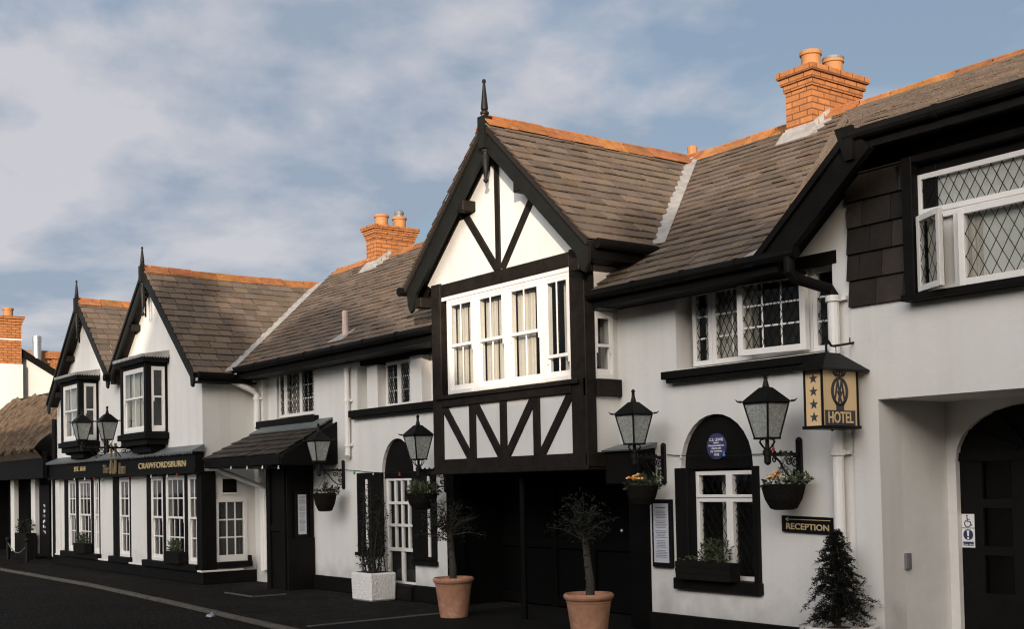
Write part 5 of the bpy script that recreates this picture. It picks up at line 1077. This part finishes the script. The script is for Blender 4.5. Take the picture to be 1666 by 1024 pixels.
# --- potted olive trees
def pot(label, x, y, r, h):
    t = thing('terracotta_pot', label, 'plant pot', (x, y, 0), 'terracotta pots before the entrance'); s = MB()
    s.lathe((x, y, 0), [(r*.70, 0), (r*.72, .01), (r*.93, h*.80), (r*.95, h*.815), (r*.96, h*.84), (r*.93, h*.845), (r*.97, h*.86), (r*1.03, h*.89), (r*1.07, h*.93), (r*1.06, h*.97), (r*1.0, h), (r*.93, h), (r*.9, h*.93)], 40); s.build('pot', 'terracotta', t, smooth=False)
    s = MB(); s.lathe((x, y, h*.9), [(r*.93, 0), (r*.5, .02), (.01, .03)], 20); s.build('soil', 'soil', t); return t
def olive(label, x, y, z0, ht, crown, lean):
    t = thing('olive_tree', label, 'tree', (x, y, z0), 'potted olive trees'); s = MB(); top = Vector((x+lean, y, z0+ht))
    s.tube([(x, y, z0-.08), (x+.008, y, z0+ht*.25), (x+lean*.4-.012, y+.01, z0+ht*.55), (x+lean*.8, y, z0+ht*.85), top], [.05, .042, .037, .032, .024], 9)
    for k in range(5): zz = z0+ht*(.1+.18*k); s.ball((x+lean*k/6+random.uniform(-.015, .015), y-.02, zz), .025, 6)
    tips = []
    for i in range(38):
        a = random.uniform(0, 6.28); e = random.uniform(.1, 1.4); l = random.uniform(.55, 1.15); d = Vector((math.cos(a)*math.cos(e)*crown[0], math.sin(a)*math.cos(e)*crown[0], (math.sin(e)*1.15-.22)*crown[1]))*l
        b = top-Vector((0, 0, random.uniform(0, .15))); m = b+d*.55+Vector((0, 0, .04)); s.tube([b, m, b+d], [.007, .004, .0015], 5); tips.append((b, m, b+d))
    s.build('trunk', 'bark', t); s = MB()
    for b, m, e in tips:
        for k in range(34):
            f = random.uniform(.25, 1.02); p = b.lerp(m, f*2) if f < .5 else m.lerp(e, f*2-1); s.leaves(p, (.035, .035, .035), 1, .042, shell=0, aspect=4, tl=(.5, 1.7), up=.15, flat=.8)
    s.leaves(top+Vector((0, 0, crown[1]*.2)), (crown[0]*.8, crown[0]*.8, crown[1]*.6), 420, .045, shell=.1, aspect=3.5, tl=(.4, 1.4)); s.build('crown', 'leaf', t, normals=False); return t
pot('terracotta pot standing left of the dark entrance, farther from the camera', -11.97, 8.02, .232, .475)
pot('terracotta pot standing right of the dark entrance, cut by the bottom of the picture', -9.22, 7.80, .238, .47)
olive('small dark olive tree in the farther terracotta pot, left of the entrance', -11.98, 8.02, .43, .62, (.42, .46), -.05)
olive('small dark olive tree in the nearer terracotta pot, right of the entrance', -9.2, 7.80, .43, .68, (.38, .46), -.07)
# --- white square planter with a twiggy shrub
pt = thing('square_planter', 'rough white square masonry planter on the pavement left of the french door', 'planter', (-14.45, 8.45, 0))
s = MB(); n = 9
a, b, c, d = -14.88, -14.33, 8.24, 8.66
s.hexa([(a+.01, c+.01, 0), (b-.01, c+.01, 0), (b-.01, d-.01, 0), (a+.01, d-.01, 0), (a, c, .385), (b, c, .385), (b, d, .385), (a, d, .385)]); s.build('box', 'roughcast', pt, bevel=.02)
s = MB(); s.box(a+.05, b-.05, c+.05, d-.05, .38, .389); s.build('soil', 'soil', pt)
sh = thing('twiggy_shrub', 'thin upright evergreen shrub growing in the white square planter', 'shrub', (-14.6, 8.45, .38)); s = MB(); s2 = MB()
for k in range(26):
    x = random.uniform(a+.1, b-.1); y = random.uniform(c+.1, d-.1); hgt = random.uniform(.2, .55) if k > 9 else random.uniform(.75, 1.25); p = Vector((x, y, .38)); q = p+Vector((random.uniform(-.16, .16), random.uniform(-.1, .1), hgt)); s.tube([p, p.lerp(q, .5)+Vector((random.uniform(-.03, .03), 0, 0)), q], [.008, .006, .002], 5)
    for j in range(int(hgt*130)): f = random.random()**.7; s2.leaves(p.lerp(q, f), (.07, .07, .04), 1, .045, shell=0, aspect=3, tl=(.5, 1.5), up=.2)
s.build('stems', 'bark', sh); s2.build('foliage', 'leaf', sh, normals=False)
# --- conifer in a white tub by the corner
tb = thing('white_tub', 'white tub holding the dark conifer beside the drainpipe, only its rim in the picture', 'planter', (-6.64, 8.42, 0)); s = MB(); s.lathe((-6.64, 8.42, 0), [(.22, 0), (.30, .26), (.33, .27), (.33, .315), (.30, .315), (.29, .29)], 28); s.build('tub', 'white', tb); s = MB(); s.lathe((-6.64, 8.42, .28), [(.29, 0), (.01, .015)], 16); s.build('soil', 'soil', tb)
cf = thing('small_conifer', 'dark drooping conifer growing in the white tub under the reception sign', 'conifer', (-6.64, 8.42, .3)); s = MB(); s2 = MB(); bx_, by_, bz_ = -6.645, 8.42, .29; H = .83; s.tube([(bx_, by_, bz_), (bx_+.01, by_, bz_+H*.6), (bx_-.005, by_, bz_+H)], [.022, .014, .003], 7)
for i in range(210):
    f = (i+random.random())/210; z = bz_+.02+H*.97*f; a = random.uniform(0, 6.283); l = (.30*(1-f)**.8+.045)*random.uniform(.55, 1.2); dr = Vector((math.cos(a), math.sin(a), 0)); p0 = Vector((bx_, by_, z)); p1 = p0+dr*l*.5+Vector((0, 0, .06*l/.25)); p2 = p0+dr*l+Vector((0, 0, random.uniform(-.10, .05)*l/.25)); s.tube([p0, p1, p2], [.004, .003, .001], 4)
    for k in range(int(20+l*260)):
        g_ = random.uniform(.08, 1.0); q_ = p0.lerp(p1, g_*2) if g_ < .5 else p1.lerp(p2, g_*2-1); s2.leaves(q_, (.006, .006, .006), 1, .030, shell=0, aspect=3.6, tl=(.3, 1.0), up=-.15)
    for k in range(3):   # side twigs
        q_ = p1.lerp(p2, random.random()); e = q_+Vector((random.uniform(-.06, .06), random.uniform(-.06, .06), random.uniform(-.06, .0)))
        for j in range(9): s2.leaves(q_.lerp(e, j/9), (.004, .004, .004), 1, .024, shell=0, aspect=4.5, tl=(.4, 1.3), up=-.1)
s.build('trunk', 'bark', cf); s2.build('foliage', 'needle', cf, normals=False)
# --- window boxes
def wbox(label, x0, x1, y0, y1, z0, z1, plants, hgt=.17, mname='leafgreen'):
    t = thing('window_box', label, 'window box', ((x0+x1)/2, (y0+y1)/2, z0), 'planted window boxes'); s = MB(); s.box(x0, x1, y0, y1, z0, z1)
    for k in (1, 2): z = z0+(z1-z0)*k/3; s.box(x0-.001, x1+.001, y0-.004, y0, z+.004, z+(z1-z0)/3-.004)
    s.build('box', 'woodbox', t, bevel=.004); s = MB()
    for c in plants: s.leaves((c, (y0+y1)/2, z1+hgt*.45), (.10, .07, hgt*.6), 170, .05, shell=0, up=.5, aspect=3, tl=(.4, 1.8))
    s.leaves(((x0+x1)/2, (y0+y1)/2, z1+.02), ((x1-x0)*.48, .06, .03), 120, .04, shell=0, up=.4, tl=(.4, 1.5)); s.build('foliage', mname, t, normals=False)
wbox('dark wooden window box with a tall pale plant under the arched window', -8.80, -8.05, 8.60, 8.74, .585, .765, (-8.40, -8.32, -8.22), .22)
q = AY(282, 895, GY-.12); wbox('dark wooden window box on the three-part shop window nearest the porch', q.x-.28, q.x+.42, 7.64, 7.79, .325, .52, (q.x-.05, q.x+.15), .20)
q = AY(133, 890, GY-.12); wbox('dark wooden window box on the far left shop window beside the white pilaster', q.x-.34, q.x+.42, 7.64, 7.79, .325, .52, (q.x-.1, q.x+.12), .20)
# --- festoon lights
def festoon(label, pts, bulbs):
    t = thing('festoon_lights', label, 'string lights', tuple(pts[0]), 'festoon lights along the inn'); s = MB()
    for a, b in zip(pts, pts[1:]):
        a = Vector(a); b = Vector(b); s.tube([a.lerp(b, k/6)-Vector((0, 0, .05*4*(k/6)*(1-k/6)*(b-a).length*.25)) for k in range(7)], .0045, 5)
    s.build('cable', 'iron', t)
    for p, m in bulbs:
        p = Vector(p); s = MB(); s.ball(p-Vector((0, 0, .02)), .0155, 8, sq=1.1); s.tube([p-Vector((0, 0, .008)), p+Vector((0, 0, .02))], .008, 6); s.build('bulb', m, t)
YB = WY-.02; pt_ = lambda x, y, Y=YB: AY(x, y, Y)
festoon('coloured festoon lights strung from the menu board lantern past the arched window', [pt_(1085, 740), pt_(1108, 742), pt_(1225, 740), pt_(1250, 738)], [(pt_(1108, 742), 'bulbwhite'), (pt_(1178, 738, YB+.0), 'bulbblue'), (pt_(1258, 728, 8.35), 'red'), (pt_(1299, 770, 8.68), 'green')])
festoon('festoon lights strung from the porch lantern over the arched french door', [pt_(562, 765), pt_(580, 766), pt_(608, 769), pt_(700, 766)], [(pt_(576, 768), 'green'), (pt_(608, 770), 'bulbwhite'), (pt_(650, 771), 'red'), (pt_(683, 770), 'bulbwhite')])
YC = GY-.19; festoon('festoon lights strung below the gilt lettered fascia of the gabled wing', [AY(x, y, YC) for x, y in ((97, 780), (170, 779), (250, 776), (325, 770))], [(AY(x, y, YC), m) for x, y, m in ((121, 780, 'bulbwhite'), (138, 779, 'bulbwhite'), (153, 779, 'red'), (168, 779, 'green'), (208, 778, 'red'), (246, 775, 'bulbwhite'), (272, 775, 'bulbwhite'), (288, 772, 'red'))])
festoon('row of pale festoon bulbs under the lean-to porch eave', [AY(x, y, 7.79) for x, y in ((345, 760), (455, 761))], [(AY(x, y, 7.79), 'bulbwhite') for x, y in ((376, 761), (402, 761), (427, 760), (453, 760))])
# --- small things on and beside the road
c = AZ(343, 1003, -.02); s = MB(); s.leaves(c, (.045, .03, .015), 20, .05, shell=0, aspect=1.4, tl=(1, 1)); tag(s.build('paper_litter', 'paper', normals=False), 'crumpled white paper litter lying on the road beside the kerb', 'litter')
mh = thing('access_cover', 'worn metal access cover with a pale edge set in the pavement before the porch', 'access cover', (-16.5, 7.75, 0)); s = MB(); s.box(-17.25, -16.35, 7.45, 7.95, -.01, .012); s.build('plate', 'flag', mh, bevel=.004); s = MB(); s.box(-17.3, -16.3, 7.40, 7.45, -.01, .016); s.box(-16.35, -16.3, 7.45, 7.95, -.01, .016); s.build('rim', 'edge', mh)
ab = thing('chalk_board', 'tall black chalk board with faded white writing between the cottage posts and the wing', 'chalk board', (-29, 8, 0)); q0 = AY(64, 840, 8.0); q1 = AY(80, 840, 8.0); s = MB(); s.box(q0.x, q1.x, 8.0, 8.05, .15, 1.75); s.build('board', 'black', ab)
s = MB(); qx = (q0.x+q1.x)/2
for k, w_ in enumerate(('Fri', 'Sat', 'Sun')): pass
for k in range(6):
    for j in range(4):
        if random.random() < .8: s.box(qx-.09+.05*j, qx-.09+.05*j+random.uniform(.01, .04), 7.996, 7.999, .62+.12*k+random.uniform(0, .05), .64+.12*k+random.uniform(.03, .07))
s.build('chalk_marks', 'chalk', ab)
pb = thing('dark_planter', 'dark planter with low plants before the white cottage posts', 'planter', (-31.5, 7.9, 0)); q = AY(36, 865, 7.8); s = MB(); s.box(q.x-.5, q.x+.5, 7.75, 8.0, 0, .62); s.build('box', 'woodbox', pb, bevel=.01); s = MB(); s.leaves((q.x, 7.87, .75), (.5, .14, .2), 260, .08, shell=0, up=.4); s.build('foliage', 'leaf', pb, normals=False)
ch = thing('chain_barrier', 'two low posts joined by a hanging chain before the thatched cottage', 'chain barrier', (-31.5, 7.5, 0)); A1 = AY(13, 884, 7.5); B1 = AY(44, 886, 7.5)
for q in (A1, B1): s = MB(); s.tube([(q.x, q.y, 0), (q.x, q.y, q.z+.05)], .04, 10); s.ball((q.x, q.y, q.z+.09), .06); s.build('post', 'iron', ch)
s = MB(); s.tube([A1.lerp(B1, k/10)-Vector((0, 0, .22*4*(k/10)*(1-k/10))) for k in range(11)], .012, 6); s.build('chain', 'grey', ch)
